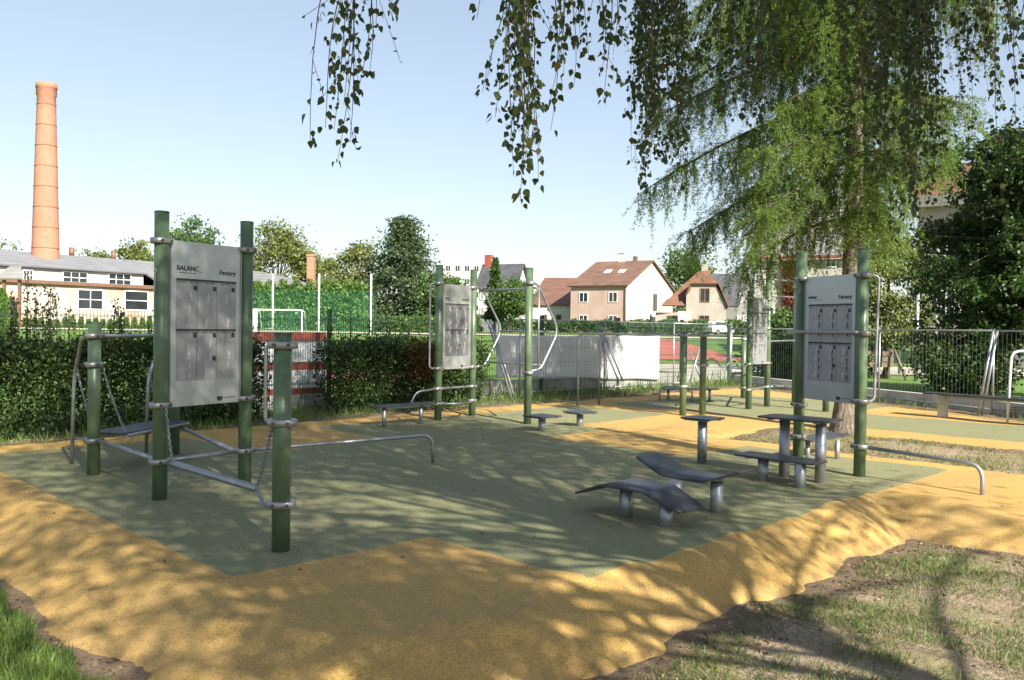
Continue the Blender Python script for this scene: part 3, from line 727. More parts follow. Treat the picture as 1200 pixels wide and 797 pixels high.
# ------------------------------------------------------------------ foliage
M['hedge'] = leafmat('hedge_leaf', (.022, .045, .014), (.05, .095, .025), (.11, .17, .045))
M['hedge_red'] = leafmat('reddish_hedge_leaf', (.05, .06, .016), (.16, .06, .02), (.14, .15, .04))
M['birch'] = leafmat('birch_leaf', (.035, .058, .016), (.065, .10, .026), (.15, .12, .03), .4)
M['larch'] = leafmat('larch_needles', (.085, .155, .032), (.155, .245, .048), (.28, .32, .075), .5)
M['linden'] = leafmat('broad_leaf', (.022, .05, .014), (.055, .105, .025), (.10, .165, .035), .35)
M['bg1'] = leafmat('mid_green_leaf', (.05, .10, .03), (.09, .16, .045), (.14, .2, .05))
M['bg2'] = leafmat('yellow_green_leaf', (.10, .135, .04), (.17, .20, .06), (.24, .23, .07))
M['bg3'] = leafmat('dark_conifer_leaf', (.04, .07, .035), (.075, .115, .05), (.11, .15, .06))
M['thuja'] = leafmat('thuja_leaf', (.07, .14, .03), (.12, .21, .045), (.16, .25, .06))
M['grass'] = leafmat('grass_blade', (.05, .10, .02), (.10, .17, .035), (.22, .22, .08), .3)
M['drygrass'] = leafmat('dry_grass_blade', (.17, .16, .06), (.27, .23, .11), (.10, .15, .04), .3)
M['creeper'] = leafmat('red_creeper_leaf', (.15, .035, .025), (.22, .06, .035), (.09, .10, .035))
M['litter'] = leafmat('fallen_leaf', (.09, .06, .04), (.20, .13, .075), (.36, .28, .14), .1)

def clump_crown(rng, c, rad, ncl, nleaf, leaf, sig, droop=0., shell=.55, bottom=-.9):
    u = unit(rng.normal(size=(ncl, 3))); rr = (shell+(1-shell)*rng.random(ncl))[:, None]
    u[:, 2] = np.clip(u[:, 2], bottom, 1.)
    C = np.array(c)+u*rr*np.array(rad)*(1+rng.normal(size=(ncl, 1))*.09)
    w = rng.random(ncl)+.35; idx = rng.choice(ncl, nleaf, p=w/w.sum())
    s = sig*(.55+rng.random(ncl)*.9)
    P = C[idx]+rng.normal(size=(nleaf, 3))*s[idx][:, None]*np.array([1, 1, .62])
    D = rng.normal(size=(nleaf, 3))+unit(P-np.array(c))*.7; D[:, 2] -= droop
    L = leaf*(.7+.6*rng.random(nleaf)); return leaf_quads(P, D, L, L*.75, .15, rng), C
def tree(name, label, px, ytop, wpx, Y, mat, style='round', nl=7000, leaf=None, ybot=None, group=None, cat='tree', trunk=True, seed=1, depth=1.):
    rng = np.random.default_rng(seed); top = A(px, ytop, Y); g = gz(top.x, Y); h = top.z-g; rx = wpx*Y/2000
    r = empty(name, (top.x, Y, g), label, cat, group)
    zb = g+h*.12 if ybot is None else A(px, ybot, Y).z
    rz = (top.z-zb)/2; cz = (top.z+zb)/2; leaf = leaf or .0032*Y
    if trunk:
        m = MB(); tr = max(.1, h*.016); m.tube([(top.x, Y, g-.1), (top.x+.1*tr, Y, g+h*.4), (top.x, Y, g+h*.85)], [tr*1.3, tr, tr*.3], 8); m.build('trunk', M['bark'], r)
    if style == 'round':
        Q, C = clump_crown(rng, (top.x, Y, cz), (rx, rx*depth, rz), 70, nl, leaf, rx*.21)
        if trunk:
            m = MB()
            for q in C[::5]: m.tube([(top.x, Y, g+h*.3), (top.x*.5+q[0]*.5, Y*.5+q[1]*.5, (g+h*.4+q[2])/2+.2), tuple(q)], [tr*.5, tr*.3, tr*.1], 5)
            m.build('limbs', M['bark'], r)
    elif style == 'cone':
        t = rng.random(nl)**.75; zz = top.z-(top.z-zb)*t; a = rng.random(nl)*6.283
        lay = .72+.28*np.sin(zz/(h*.03)+rng.normal(size=nl)*.5); rad = rx*(t**.8)*np.sqrt(rng.random(nl))*lay+.03
        P = np.stack([top.x+rad*np.cos(a), Y+rad*np.sin(a), zz-rad*.35], 1); D = np.stack([np.cos(a), np.sin(a), -.45+0*a], 1)+rng.normal(size=(nl, 3))*.4
        L = leaf*(.7+.8*rng.random(nl)); Q = leaf_quads(P, D, L, L*.5, .1, rng)
    elif style == 'pine':
        nb = 60; Qs = []
        for k in range(nb):
            t = (k+.5)/nb; zz = zb+(top.z-zb)*t; a = k*2.4+rng.normal()*.3; ln = rx*(1.05-t**1.6)*(.75+.4*rng.random())
            m_ = nl//nb; s = rng.random(m_)**.7; w_ = rng.normal(size=(m_, 3))*np.array([.16, .16, .07])*rx*(.4+s[:, None]*.6)
            P = np.stack([top.x+np.cos(a)*ln*s, Y+np.sin(a)*ln*s, zz-.28*ln*s**2+.1*ln*s], 1)+w_
            D = rng.normal(size=(m_, 3))+np.array([np.cos(a), np.sin(a), -.3]); L = leaf*(.7+.6*rng.random(m_)); Qs.append(leaf_quads(P, D, L, L*.5, .1, rng))
        Q = np.concatenate(Qs)
    elif style == 'column':
        t = rng.random(nl); a = rng.random(nl)*6.283; rad = rx*np.minimum(1, (1-t)*3.2)**.6*(.75+.3*rng.random(nl))*(.85+.15*np.sin(t*3))
        P = np.stack([top.x+rad*np.cos(a), Y+rad*np.sin(a), g+t*h*.97], 1); D = np.stack([np.cos(a)*.5, np.sin(a)*.5, 1+0*a], 1)+rng.normal(size=(nl, 3))*.35
        L = leaf*(.7+.6*rng.random(nl)); Q = leaf_quads(P, D, L, L*.55, .1, rng)
    elif style == 'weep':
        Q, C = clump_crown(rng, (top.x, Y, cz), (rx, rx, rz), 90, nl, leaf, rx*.16, 1.6)
    np_quads('crown', Q, M[mat], r); return r
GT = 'trees beyond the sports field'
tree('broadleaf_tree', 'round mid green tree rising behind the factory roof near the tall board', 229, 257, 64, 110, 'bg1', group=GT, seed=2, nl=8000)
tree('broadleaf_tree', 'small round olive tree behind the factory roof, beside the taller round tree', 162, 283, 46, 120, 'bg2', group=GT, seed=3)
tree('broadleaf_tree', 'small yellow green tree crown behind factory roof right of the tall chimney', 110, 292, 44, 125, 'bg2', group=GT, seed=4)
tree('broadleaf_tree', 'low yellow green tree crown behind the roof left of the chimney', 15, 292, 60, 125, 'bg2', group=GT, seed=5)
tree('broadleaf_tree', 'big pale yellow green tree above the arched hall roof', 326, 262, 82, 108, 'bg2', group=GT, seed=6, nl=10000)
tree('broadleaf_tree', 'pale tree between the small brick chimney and the dark conifer, loose crown', 372, 288, 46, 106, 'bg2', group=GT, seed=7)
tree('broadleaf_tree', 'yellow green tree leaning against the left side of the dark conifer', 420, 288, 62, 84, 'bg2', group=GT, seed=8, nl=8000, ybot=372)
tree('conifer_tree', 'tall dark layered conifer, the largest tree beyond the sports field', 474, 258, 104, 80, 'bg3', 'pine', group=GT, seed=9, nl=16000, ybot=372, leaf=.34)
tree('broadleaf_tree', 'low light tree under the dark conifer beside the white block', 515, 320, 56, 76, 'bg1', group=GT, seed=10, ybot=376)
tree('spruce_tree', 'slim pointed spruce in front of the dark roofed house', 580.5, 301, 27, 84, 'bg1', 'cone', group=GT, seed=11, nl=5000, leaf=.3, ybot=374)
tree('clipped_tree', 'dense round clipped tree beside the slim spruce', 599, 329, 42, 80, 'bg1', group=GT, seed=12, ybot=373, nl=9000, leaf=.2)
tree('broadleaf_tree', 'loose pale birch tree behind the hipped roof house', 806, 284, 62, 135, 'bg1', group=GT, seed=13, nl=7000)
tree('weeping_tree', 'bright yellow green drooping tree right of the right board', 1042, 280, 92, 30.5, 'bg2', 'weep', seed=14, nl=14000, leaf=.11, ybot=415)
tree('shrub', 'bright green shrub below the red creeper wall', 925, 364, 60, 42, 'bg1', seed=15, nl=7000, ybot=405, cat='shrub')
tree('shrub', 'dark green shrub behind the wall bars of the far station', 930, 392, 85, 30, 'linden', seed=16, nl=9000, leaf=.12, ybot=452, cat='shrub', trunk=False)
tree('shrub', 'dark green shrub behind the right board near the fence corner', 985, 398, 66, 31, 'linden', seed=17, nl=6000, leaf=.12, ybot=452, cat='shrub', trunk=False)
tree('shrub', 'rounded olive green shrub behind the right fence below the broad tree', 1133, 384, 92, 21, 'hedge', seed=18, nl=15000, leaf=.085, ybot=470, cat='shrub')
tree('thuja_tree', 'broad clipped thuja at the left edge before the factory', 2, 338, 14, 55, 'thuja', 'column', seed=19, nl=3000)
GTH = 'small thujas planted along the factory wall'
x = 12
k = 0
while x < 178:
    hpx = 8+5*random.random()
    tree('thuja_tree', 'small clipped thuja in the row along the factory wall', x, 382-hpx, 8, 68, 'thuja', 'cone', seed=30+k, nl=700, leaf=.14, group=GTH, trunk=False)
    x += 8.3+random.random()*1.6; k += 1

# larger broadleaf tree at the right behind the fence
def broad_tree():
    rng = np.random.default_rng(77); r = empty('broadleaf_tree', (13.3, 21.6, 0), 'large dark broadleaf tree behind the right fence', 'tree')
    m = MB(); m.tube([(13.3, 21.6, -.1), (13.2, 21.5, 2.), (13.4, 21.6, 5), (13.3, 21.6, 7.8)], [.22, .18, .13, .04], 10); m.build('trunk', M['bark'], r)
    Cs = []; m = MB(); Ps = []; Ds = []
    for k in range(230):
        z0 = 1.4+5.6*rng.random(); a = rng.random()*6.283; el = rng.uniform(-.1, .5); ln = (3.4-.33*abs(z0-3.5))*(.55+.55*rng.random())
        p0 = np.array([13.3, 21.6, z0]); d = np.array([math.cos(a)*math.cos(el), math.sin(a)*math.cos(el), math.sin(el)])
        t = np.linspace(0, 1, 5)[:, None]; pts = p0+d*ln*t+np.array([0, 0, -.55])*t**2*ln*.4
        m.tube([tuple(q) for q in pts], [.035, .027, .02, .012, .005], 5)
        for j in range(9):
            s = .25+.75*rng.random(); base = p0+d*ln*s+np.array([0, 0, -.55])*s*s*ln*.4
            dd = d*.6+rng.normal(size=3)*.6; dd[2] -= .15; dd /= np.linalg.norm(dd); l2 = .35+.6*rng.random(); n_ = 44
            tt = rng.random(n_)[:, None]; q = base+dd*l2*tt+rng.normal(size=(n_, 3))*.07; q[:, 2] -= .18*(tt[:, 0])**2
            Ps.append(q); e_ = np.tile(dd, (n_, 1))+rng.normal(size=(n_, 3))*.8; e_[:, 2] -= .5; Ds.append(e_)
    m.build('limbs', M['bark'], r); P = np.concatenate(Ps); D = np.concatenate(Ds); L = .105*(.7+.6*rng.random(len(P)))
    np_quads('crown', leaf_quads(P, D, L, L*.72, .15, rng), M['linden'], r)
broad_tree()

# larch with drooping branches
def larch():
    rng = np.random.default_rng(5); bx, by = G(990, 508, -.05)[:2]; r = empty('larch_tree', (bx, by, gz(bx, by)), 'tall larch with drooping branches growing behind the right board', 'tree')
    def tx(z): return bx+.028*z+.03*math.sin(z*.9), by+.02*z
    m = MB(); zs = np.concatenate([[-.15, 0, .15, .4], np.linspace(.8, 17, 34)])
    m.tube([(*tx(z), z) for z in zs], [(.25 if z < .05 else .215 if z < .2 else .19 if z < .5 else .175)*(1-z/17.6)+.01 for z in zs], 14); m.build('trunk', M['larch_bark'], r)
    NP, ND = [], []; mb = MB()
    def twig(p, d, ln, sag, dens, rr):
        k = max(3, int(ln/.12)+1); t = np.linspace(0, 1, k)[:, None]; pts = p+d*ln*t; pts[:, 2] -= sag*ln*t[:, 0]**1.5
        if rr: mb.tube([tuple(q) for q in pts], [rr*(1-.7*i/(k-1)) for i in range(k)], 4, False)
        n_ = max(3, int(ln*dens)); s = rng.random(n_)[:, None]; q = p+d*ln*s; q[:, 2] -= sag*ln*s[:, 0]**1.5
        NP.append(q+rng.normal(size=q.shape)*.008); e = np.tile(d, (n_, 1))*.5+rng.normal(size=(n_, 3))*.8; ND.append(e)
        return pts
    z = 3.5; az = 0.
    while z < 15.5:  # limbs
        vis = z < 9.3; az += 2.399+rng.normal()*.25; f = max(0, (z-3.4)/14); L = (3.9*(1-f)**.85+.3)*(.75+.4*rng.random())
        dx = math.cos(az); dy = math.sin(az); sunny = dx*.53-dy*.85
        if z < 6.8 and sunny > .1 and rng.random() < .35: z += .115; continue
        if z < 4.4: L *= .5
        if z < 7 and sunny > -.1: L *= .6
        if dx < -.4: L = min(L, 3.45)
        if dx > .3 and vis: L *= .72
        tz = np.array([*tx(z), z]); d = np.array([dx, dy, .12]); drp = .32+.25*rng.random()
        ts_ = np.linspace(0, 1, 9); pts = np.array([tz+d*L*t+np.array([0, 0, -drp*L*t**1.7+.10*L*max(0, t-.7)]) for t in ts_])
        mb.tube([tuple(q) for q in pts], [.042*(1-.85*t)*(L/3.5)+.003 for t in ts_], 6, False)
        nlat = int((30 if vis else 9)*L)
        for k in range(nlat):
            t = .12+.88*rng.random(); i = t*8; i0 = min(7, int(i)); p = pts[i0]*(1-i+i0)+pts[i0+1]*(i-i0)
            sg = 1 if k % 2 else -1; side = np.array([-dy*sg, dx*sg, 0]); dd = side*rng.uniform(.3, 1.)+np.array([dx, dy, 0])*rng.uniform(.1, .9)+np.array([0, 0, rng.uniform(-.7, .15)])
            if rng.random() < .45: dd = np.array([rng.normal()*.25, rng.normal()*.25, -1.])
            dd /= np.linalg.norm(dd); ln = (.22+.62*rng.random())*(1.15-.45*t)
            tp = twig(p, dd, ln, .35, 120 if vis else 40, .005 if vis else .006)
            if vis:
                for _ in range(3):
                    j = rng.integers(1, len(tp)); dd2 = dd*.5+rng.normal(size=3)*.4+np.array([0, 0, -.5]); dd2 /= np.linalg.norm(dd2); twig(tp[j], dd2, .16+.3*rng.random(), .3, 110, 0)
        z += .115 if vis else .3
    mb.build('branches', M['twig'], r)
    P = np.concatenate(NP); D = np.concatenate(ND); L = .06*(.7+.6*rng.random(len(P))); hi = P[:, 2] > 9.5
    L[hi] *= 2.2
    np_quads('crown', leaf_quads(P, D, L, np.where(hi, L*.3, .0125), .0, rng), M['larch'], r)
    print('larch needles', len(P))
larch()

# birch whose twigs hang into the picture; its trunk stands right of the camera
def birch():
    rng = np.random.default_rng(8); T = np.array([5.35, -.75]); r = empty('birch_tree', (T[0], T[1], gz(*T)), 'weeping birch whose leafy twigs hang from above into the view', 'tree')
    m = MB(); zs = np.linspace(0, 14, 24)
    m.tube([(T[0]+.06*math.sin(z*.6), T[1]+.05*z*.3, z-.3) for z in zs], [.19*(1-z/15)+.03*(z < .4)+.01 for z in zs], 14); m.build('trunk', M['birch_bark'], r)
    limbs = MB(); tw = MB(); P, D = [], []
    def limb(p0, p1, r0, r1, lift=.5):
        p0, p1 = np.array(p0), np.array(p1); t = np.linspace(0, 1, 9)[:, None]; pts = p0*(1-t)+p1*t; pts[:, 2] += lift*4*t[:, 0]*(1-t[:, 0]); limbs.tube([tuple(q) for q in pts], [r0*(1-k)+r1*k for k in t[:, 0]], 6, False); return pts
    def strand(top, bot, dens=26, leaf=.047, sway=.05):
        top, bot = np.array(top), np.array(bot); n_ = 9; t = np.linspace(0, 1, n_)[:, None]; ph = rng.random(2)*6; pts = top*(1-t)+bot*t
        amp = sway*np.array([np.sin(ph[0]), np.cos(ph[0]), 0]); pts = pts+amp*np.sin(t*4+ph[1])
        tw.tube([tuple(q) for q in pts], [.0042-.003*k for k in t[:, 0]], 4, False)
        L = np.linalg.norm(top-bot); k = max(3, int(L*dens)); s = np.sort(np.concatenate([rng.random(k-2), [.985, 1.]])); i = s*(n_-1); i0 = np.minimum(n_-2, i.astype(int)); f = (i-i0)[:, None]
        c = pts[i0]*(1-f)+pts[i0+1]*f; ss = unit(rng.normal(size=(k, 3))*np.array([1, 1, .35])); c = c+ss*.022
        P.append(np.concatenate([c, np.full((k, 1), leaf)], 1)); d = ss*.55+np.array([0, 0, -1.]); D.append(d+rng.normal(size=(k, 3))*.2)
        # side twigs
        for _ in range(int(L*2.6)):
            j = rng.integers(1, n_-2); q0 = pts[j]; q1 = q0+np.array([rng.normal()*.07, rng.normal()*.07, -.10-.22*rng.random()])
            tw.tube([tuple(q0), tuple(q1)], .0014, 3, False); kk = rng.integers(3, 7); s2 = np.linspace(.3, 1, kk)[:, None]; cc = q0*(1-s2)+q1*s2
            P.append(np.concatenate([cc, np.full((kk, 1), leaf*.9)], 1)); D.append(rng.normal(size=(kk, 3))*.5+np.array([0, 0, -1.]))
    def hang(Y, items, tops, dens=26, leaf=.047, own=.55):
        for px, py in items:
            b = np.array(A(px, py, Y+rng.normal()*.25)); zt = 1.6+.40*b[1]+.25+.5*rng.random(); tp = min(tops, key=lambda q: abs(q-px)); 
            xt = np.array(A(px*own+tp*(1-own), 0, b[1])); strand((xt[0], b[1]+rng.normal()*.1, zt), b, dens, leaf)
    hang(4.3, [(366, 168), (374, 150), (396, 190), (388, 150), (405, 165), (420, 108), (425, 85), (455, 22), (380, 40), (400, 120), (440, 30)], [432], 27, .044, .15)
    hang(4.7, [(576, 108), (583, 140), (590, 168), (600, 236), (606, 228), (620, 214), (612, 190), (628, 160), (622, 120), (598, 200), (604, 150), (612, 110), (587, 60), (618, 205), (560, 25)], [612], 34, .044, .45)
    hang(5.0, [(655, 60), (641, 152), (648, 122), (665, 100), (700, 85), (712, 122), (722, 62), (690, 70), (660, 75), (675, 45), (732, 50), (705, 45)], [668, 712], 26, .046)
    its = []
    for _ in range(38): x = rng.uniform(735, 810); its.append((x, rng.uniform(60, 225)))
    for _ in range(42): x = rng.uniform(800, 1010); its.append((x, rng.uniform(25, 170)))
    for _ in range(46): x = rng.uniform(1000, 1120); its.append((x, rng.uniform(60, 330)*(.55+.45*math.sin((x-1000)/120*math.pi))))
    for _ in range(14): x = rng.uniform(1110, 1200); its.append((x, rng.uniform(30, 190)))
    its += [(755, 215), (760, 200), (765, 170), (1172, 250), (1190, 190), (745, 95)]
    hang(7.2, its, [770, 860, 950, 1060, 1160], 24, .05)
    hang(2.4, [(1010, 30), (1018, 48), (1190, 25), (1195, 45)], [1015, 1192], 14, .032)
    # limbs that carry the twigs
    c6 = lambda z: (T[0], T[1]+.015*z, z)
    for Y, px, z0 in ((4.3, 418, 4.9), (4.7, 612, 5.1), (5., 690, 5.0), (7.2, 770, 5.6), (7.2, 860, 5.8), (7.2, 950, 5.5), (7.2, 1060, 5.4), (7.2, 1160, 5.2), (2.4, 1100, 4.4)):
        q = A(px, 0, Y); limb(c6(z0), (q.x, q.y, 1.6+.40*Y+.55), .05, .008, .7)
    # crown above, seen only by its shade
    cl = []
    for k in range(150):
        z0 = 4.6+9.6*rng.random()**.9; az = rng.random()*6.283; rad = 5.7*math.sqrt(max(.05, 1-((z0-8.)/7.)**2))*(.45+.6*rng.random()); zz = z0+.5
        if abs(zz-2.) < 1: continue
        p1 = (T[0]-.6+rad*math.cos(az), T[1]+.3+rad*math.sin(az), zz)
        pts = limb(c6(max(3.2, z0-1.4)), p1, .035, .008, .4)
        for j in range(5): cl.append(pts[4+j]+rng.normal(size=3)*.25)
    cl = np.array(cl); cl = cl[cl[:, 2] > 5.1]
    n_ = 90000; w_ = rng.random(len(cl))**3+.02; idx = rng.choice(len(cl), n_, p=w_/w_.sum()); q = cl[idx]+rng.normal(size=(n_, 3))*np.array([.27, .27, .45]); q[:, 2] -= np.abs(rng.normal(size=n_))*.5
    yv = np.maximum(q[:, 1], .01); bad = (q[:, 1] > .4) & (q[:, 2] < 1.75+.41*yv); q = q[~bad]
    kx = SD.x/SD.z; ky = SD.y/SD.z; gx, gy = q[:, 0]-kx*q[:, 2], q[:, 1]-ky*q[:, 2]
    thin = np.where((gy-gx < 3.9) & (gx+gy < 12.5) & (gx > .1), .93, np.where((gy-gx < 6) & (gx+gy > 9), .5, 0)); q = q[rng.random(len(q)) > thin]  # crown thinned where its leaves would shade the sunny ground at right
    ex = []  # added boughs out of view, each placed to drop shade on a chosen spot
    for px, py, H, n2, sg in ((40, 575, 6.6, 500, .34), (130, 600, 7, 600, .3), (60, 640, 6.4, 420, .3), (200, 650, 6.6, 520, .3), (250, 610, 7.4, 420, .3), (440, 665, 6.8, 600, .28), (520, 700, 6.2, 700, .3), (600, 735, 5.8, 600, .26), (560, 650, 7., 420, .3), (330, 740, 6.4, 460, .25), (700, 770, 5.8, 480, .22), (470, 760, 6., 420, .22), (850, 655, 6.4, 420, .17), (1000, 585, 7, 420, .3), (1080, 600, 7, 260, .3), (930, 620, 7, 380, .28)):
        b_ = G(px, py); cpt = np.array([b_.x+kx*H, b_.y+ky*H, H]); pts = limb(c6(max(3.5, H-1.6)), cpt, .03, .007, .4)
        w2 = rng.normal(size=(n2, 3))*sg; w2 += rng.choice([-1, -.5, 0, .4, .9], n2)[:, None]*np.array([.35, .25, -.2]); ex.append(cpt+w2)
    q = np.concatenate([q]+ex)
    P.append(np.concatenate([q, np.full((len(q), 1), .085)], 1)); D.append(rng.normal(size=(len(q), 3))+np.array([0, 0, -.8]))
    limbs.build('limbs', M['birch_bark'], r); tw.build('twigs', M['twig'], r)
    P = np.concatenate(P); D = np.concatenate(D); L = P[:, 3]*(.5+.75*rng.random(len(P)))
    np_quads('leaves', ovate_leaves(P[:, :3], D, L, L*.82, .14, rng), M['birch'], r); print('birch leaves', len(P))
birch()

# hedges
def hedge(name, label, t0, t1, off, h, th, n, mat, shoots, seed, ends=True):
    rng = np.random.default_rng(seed); c = along((t0+t1)/2, off); r = empty(name, (c.x, c.y, 0), label, 'hedge')
    t = t0+(t1-t0)*rng.random(n); face = rng.random(n); wv = .14*np.sin(t*2.1+seed)+.10*np.sin(t*5.3)+.06*np.sin(t*11.)
    o = np.where(face < .55, -th/2+.10*np.abs(rng.normal(size=n)), np.where(face < .8, rng.uniform(-th/2, th/2, n), th/2-.1*np.abs(rng.normal(size=n))))
    z = np.where((face >= .55) & (face < .8), h+rng.normal(size=n)*.06, h*rng.random(n)**.85)
    z = z*(1+.22*wv+.05*np.sin(t*17.3+seed)*np.sin(t*7.7)); o = o+wv*.6*(z/h); o = np.where(z < .25, o*.75, o)
    cx = along(0, 0); P = np.stack([C0.x+CD.x*t-R2*(off+o), C0.y+CD.y*t+R2*(off+o), np.maximum(.03, z)], 1)+rng.normal(size=(n, 3))*.05
    gap = np.sin(t*7.3+z*5.1)*np.sin(t*3.1-z*8.3+2)+rng.normal(size=n)*.35 > 1.05; P = P[~gap]
    D = rng.normal(size=P.shape)+np.array([R2*.4, -R2*.6, .3]); L = .062*(.65+.7*rng.random(len(P)))
    Q = [leaf_quads(P, D, L, L*.62, .15, rng)]; m = MB()
    for k in range(shoots):
        tt = t0+(t1-t0)*rng.random(); q = along(tt, off+rng.normal()*.2); hh = (.15+.85*rng.random()) if shoots > 40 and -7.5 < tt < -3.2 and rng.random() < .45 else .1+.42*rng.random()**1.6; lean = rng.normal(size=2)*.05
        m.tube([(q.x, q.y, h-.5), (q.x+lean[0], q.y+lean[1], h+hh)], .005, 4, False); kk = int(hh*95)+8; s = rng.random(kk)
        p = np.stack([q.x+lean[0]*s, q.y+lean[1]*s, h-.1+(hh+.1)*s], 1)+rng.normal(size=(kk, 3))*.025; dd = rng.normal(size=(kk, 3))*.6+np.array([0, 0, .9]); Q.append(leaf_quads(p, dd, .055*(.7+.5*rng.random(kk)), .03, .15, rng))
    for k in range(int((t1-t0)*9)):
        tt = t0+(t1-t0)*(k+rng.random())/((t1-t0)*9); q = along(tt, off+rng.normal()*.12); q2 = along(tt+rng.normal()*.15, off+rng.normal()*.28); m.tube([(q.x, q.y, -.03), (q2.x, q2.y, h*.9)], [.012, .004], 5, False)
    m.build('stems', M['twig'], r); np_quads('foliage', np.concatenate(Q), M[mat], r); return r
hd1 = hedge('hedge', 'long dark leafy hedge with upright shoots behind the balance station', -10, -1.9, -.68, 1.24, .85, 52000, 'hedge', 95, 3)
hd2 = hedge('hedge', 'shorter loose hedge with reddish patch behind the middle climbing station', -.5, 3.2, -.55, 1.22, .8, 26000, 'hedge', 26, 5)
rng = np.random.default_rng(4); n_ = 1500; t_ = 1.5+rng.normal(size=n_)*.18; P = np.stack([C0.x+CD.x*t_-R2*(-1.0), C0.y+CD.y*t_+R2*(-1.0), .95+rng.normal(size=n_)*.16], 1)+rng.normal(size=(n_, 3))*.06
np_quads('red_foliage', leaf_quads(P, rng.normal(size=(n_, 3)), .06, .036, .15, rng), M['hedge_red'], hd2)
def low_hedge(label, pxa, pxb, ytop, Y, mat, n, seed, h=None, leaf=.3, name='hedge'):
    rng = np.random.default_rng(seed); a0, a1 = A(pxa, ytop, Y), A(pxb, ytop, Y); g = gz(a0.x, Y); r = empty(name, ((a0.x+a1.x)/2, Y, g), label, 'hedge'); z1 = a0.z
    t = rng.random(n); P = np.stack([a0.x+(a1.x-a0.x)*t, Y+rng.normal(size=n)*.5, g+(a0.z+(a1.z-a0.z)*t-g)*(rng.random(n)**.7)*(1+.10*np.sin(t*60)+.06*np.sin(t*171+1))], 1)
    D = rng.normal(size=(n, 3))+np.array([0, -.5, .7]); L = leaf*(.6+.7*rng.random(n)); np_quads('foliage', leaf_quads(P, D, L, L*.55, .15, rng), M[mat], r)
low_hedge('tall bright green thuja hedge behind the football goal', 283, 428, 336, 76, 'thuja', 22000, 7, leaf=.32)
low_hedge('weedy green hedge along the street in front of the houses', 556, 905, 377, 92, 'bg1', 16000, 8, leaf=.3)
low_hedge('low garden hedge at the far side of the pitch below the conifer', 425, 562, 372, 72, 'bg1', 8000, 9, leaf=.25)

# grass and litter
def blades(name, pts, hmin, hmax, wid, mat, seed, lean=.35):
    rng = np.random.default_rng(seed); n_ = len(pts); d = rng.normal(size=(n_, 3))*lean; d[:, 2] = 1; L = rng.uniform(hmin, hmax, n_)
    o = np_quads(name, leaf_quads(pts, d, L, wid, .0, rng), M[mat]); tag(o, kind='stuff'); return o
def scatter(n, x0, x1, y0, y1, cond, seed, clump=0.):
    rng = np.random.default_rng(seed); x = rng.uniform(x0, x1, n); y = rng.uniform(y0, y1, n)
    k = cond(x, y)
    if clump: k &= (wob(x*1.6, y*1.6, seed)+wob(x*5, y*5, seed+1.)*.6+rng.normal(size=n)*.3 > clump)
    x, y = x[k], y[k]; return np.stack([x, y, ground_z(x, y)-.006], 1)
blades('grass', np.concatenate([scatter(110000, -4.6, -1.2, 2.6, 6.4, lambda x, y: (x+y < 2.3+.15*wob(x*2, y*2)) & (y-x > 4), 1)]), .04, .11, .006, 'grass', 1)
blades('grass', scatter(110000, .2, 7.5, 3.4, 9.5, lambda x, y: inside(x, y) < -.1, 2, -.15), .03, .085, .005, 'grass', 2, .6)
blades('dry_grass', scatter(60000, .2, 7.5, 3.4, 9.5, lambda x, y: inside(x, y) < -.1, 3, -.05), .02, .09, .004, 'drygrass', 3, .8)
blades('dry_grass', scatter(26000, 3., 9.5, 9, 15, lambda x, y: inside(x, y) < -.05, 4, -.1), .03, .1, .008, 'drygrass', 4, .6)
blades('grass', scatter(22000, 3., 9.5, 9, 15, lambda x, y: inside(x, y) < -.12, 5, .3), .03, .1, .008, 'grass', 5, .5)
blades('grass', scatter(90000, -9, 7, 9, 27, lambda x, y: (y-x > 17.75) & (y-x < 19.8), 6), .06, .24, .012, 'grass', 6, .35)
blades('grass', scatter(9000, -2, 7, 17, 26, lambda x, y: (y-x > 18.2) & (y-x < 19.6), 7, .3), .2, .5, .02, 'grass', 7, .3)
blades('grass', scatter(16000, 6, 12, 11, 26, lambda x, y: (x > fence_x(y)-.3) & (x < fence_x(y)+.5), 8, -.1), .05, .25, .014, 'grass', 8, .35)
rng = np.random.default_rng(41)
pts = np.concatenate([scatter(15000, .2, 7., 3.4, 9.5, lambda x, y: (inside(x, y) < -.02) & (inside(x, y) > -.45), 9), scatter(1500, .2, 8., 3.4, 9.5, lambda x, y: inside(x, y) < -.05, 10),
     scatter(5200, -4, -1., 3.5, 6.5, lambda x, y: (inside(x, y) < 0) & (inside(x, y) > -.35), 11), scatter(1500, 3.5, 9, 9.5, 15, lambda x, y: inside(x, y) < 0, 12)])
pts[:, 2] += .012; d = rng.normal(size=pts.shape); d[:, 2] *= .25; L = rng.uniform(.015, .042, len(pts))
lt = np_quads('fallen_leaves', leaf_quads(pts, d, L, L*.6, .2, rng), M['litter']); tag(lt, kind='stuff')
on = []
for x_, y_ in zip(rng.uniform(-4, 5, 150), rng.uniform(5.5, 14, 150)):
    if inside(np.array([x_]), np.array([y_]))[0] > .3: on.append((x_, y_, float(rubber_z(np.array([x_]), np.array([y_]))[0])+.006))
on = np.array(on); d = rng.normal(size=on.shape); d[:, 2] *= .1
o = np_quads('fallen_leaves', leaf_quads(on, d, rng.uniform(.02, .045, len(on)), .022, .15, rng), M['litter']); tag(o, kind='stuff')
# small stones in the bare soil
m = MB()
for p in scatter(170, .2, 7.5, 3.4, 9.5, lambda x, y: inside(x, y) < -.05, 13): m.ball((p[0], p[1], p[2]+.004), rng.uniform(.005, .018), 6, 4, .6)
M['stone'] = simple('small_stones', (.24, .21, .18), .9, 0, .4, 20)
o = m.build('gravel', M['stone']); tag(o, kind='stuff')

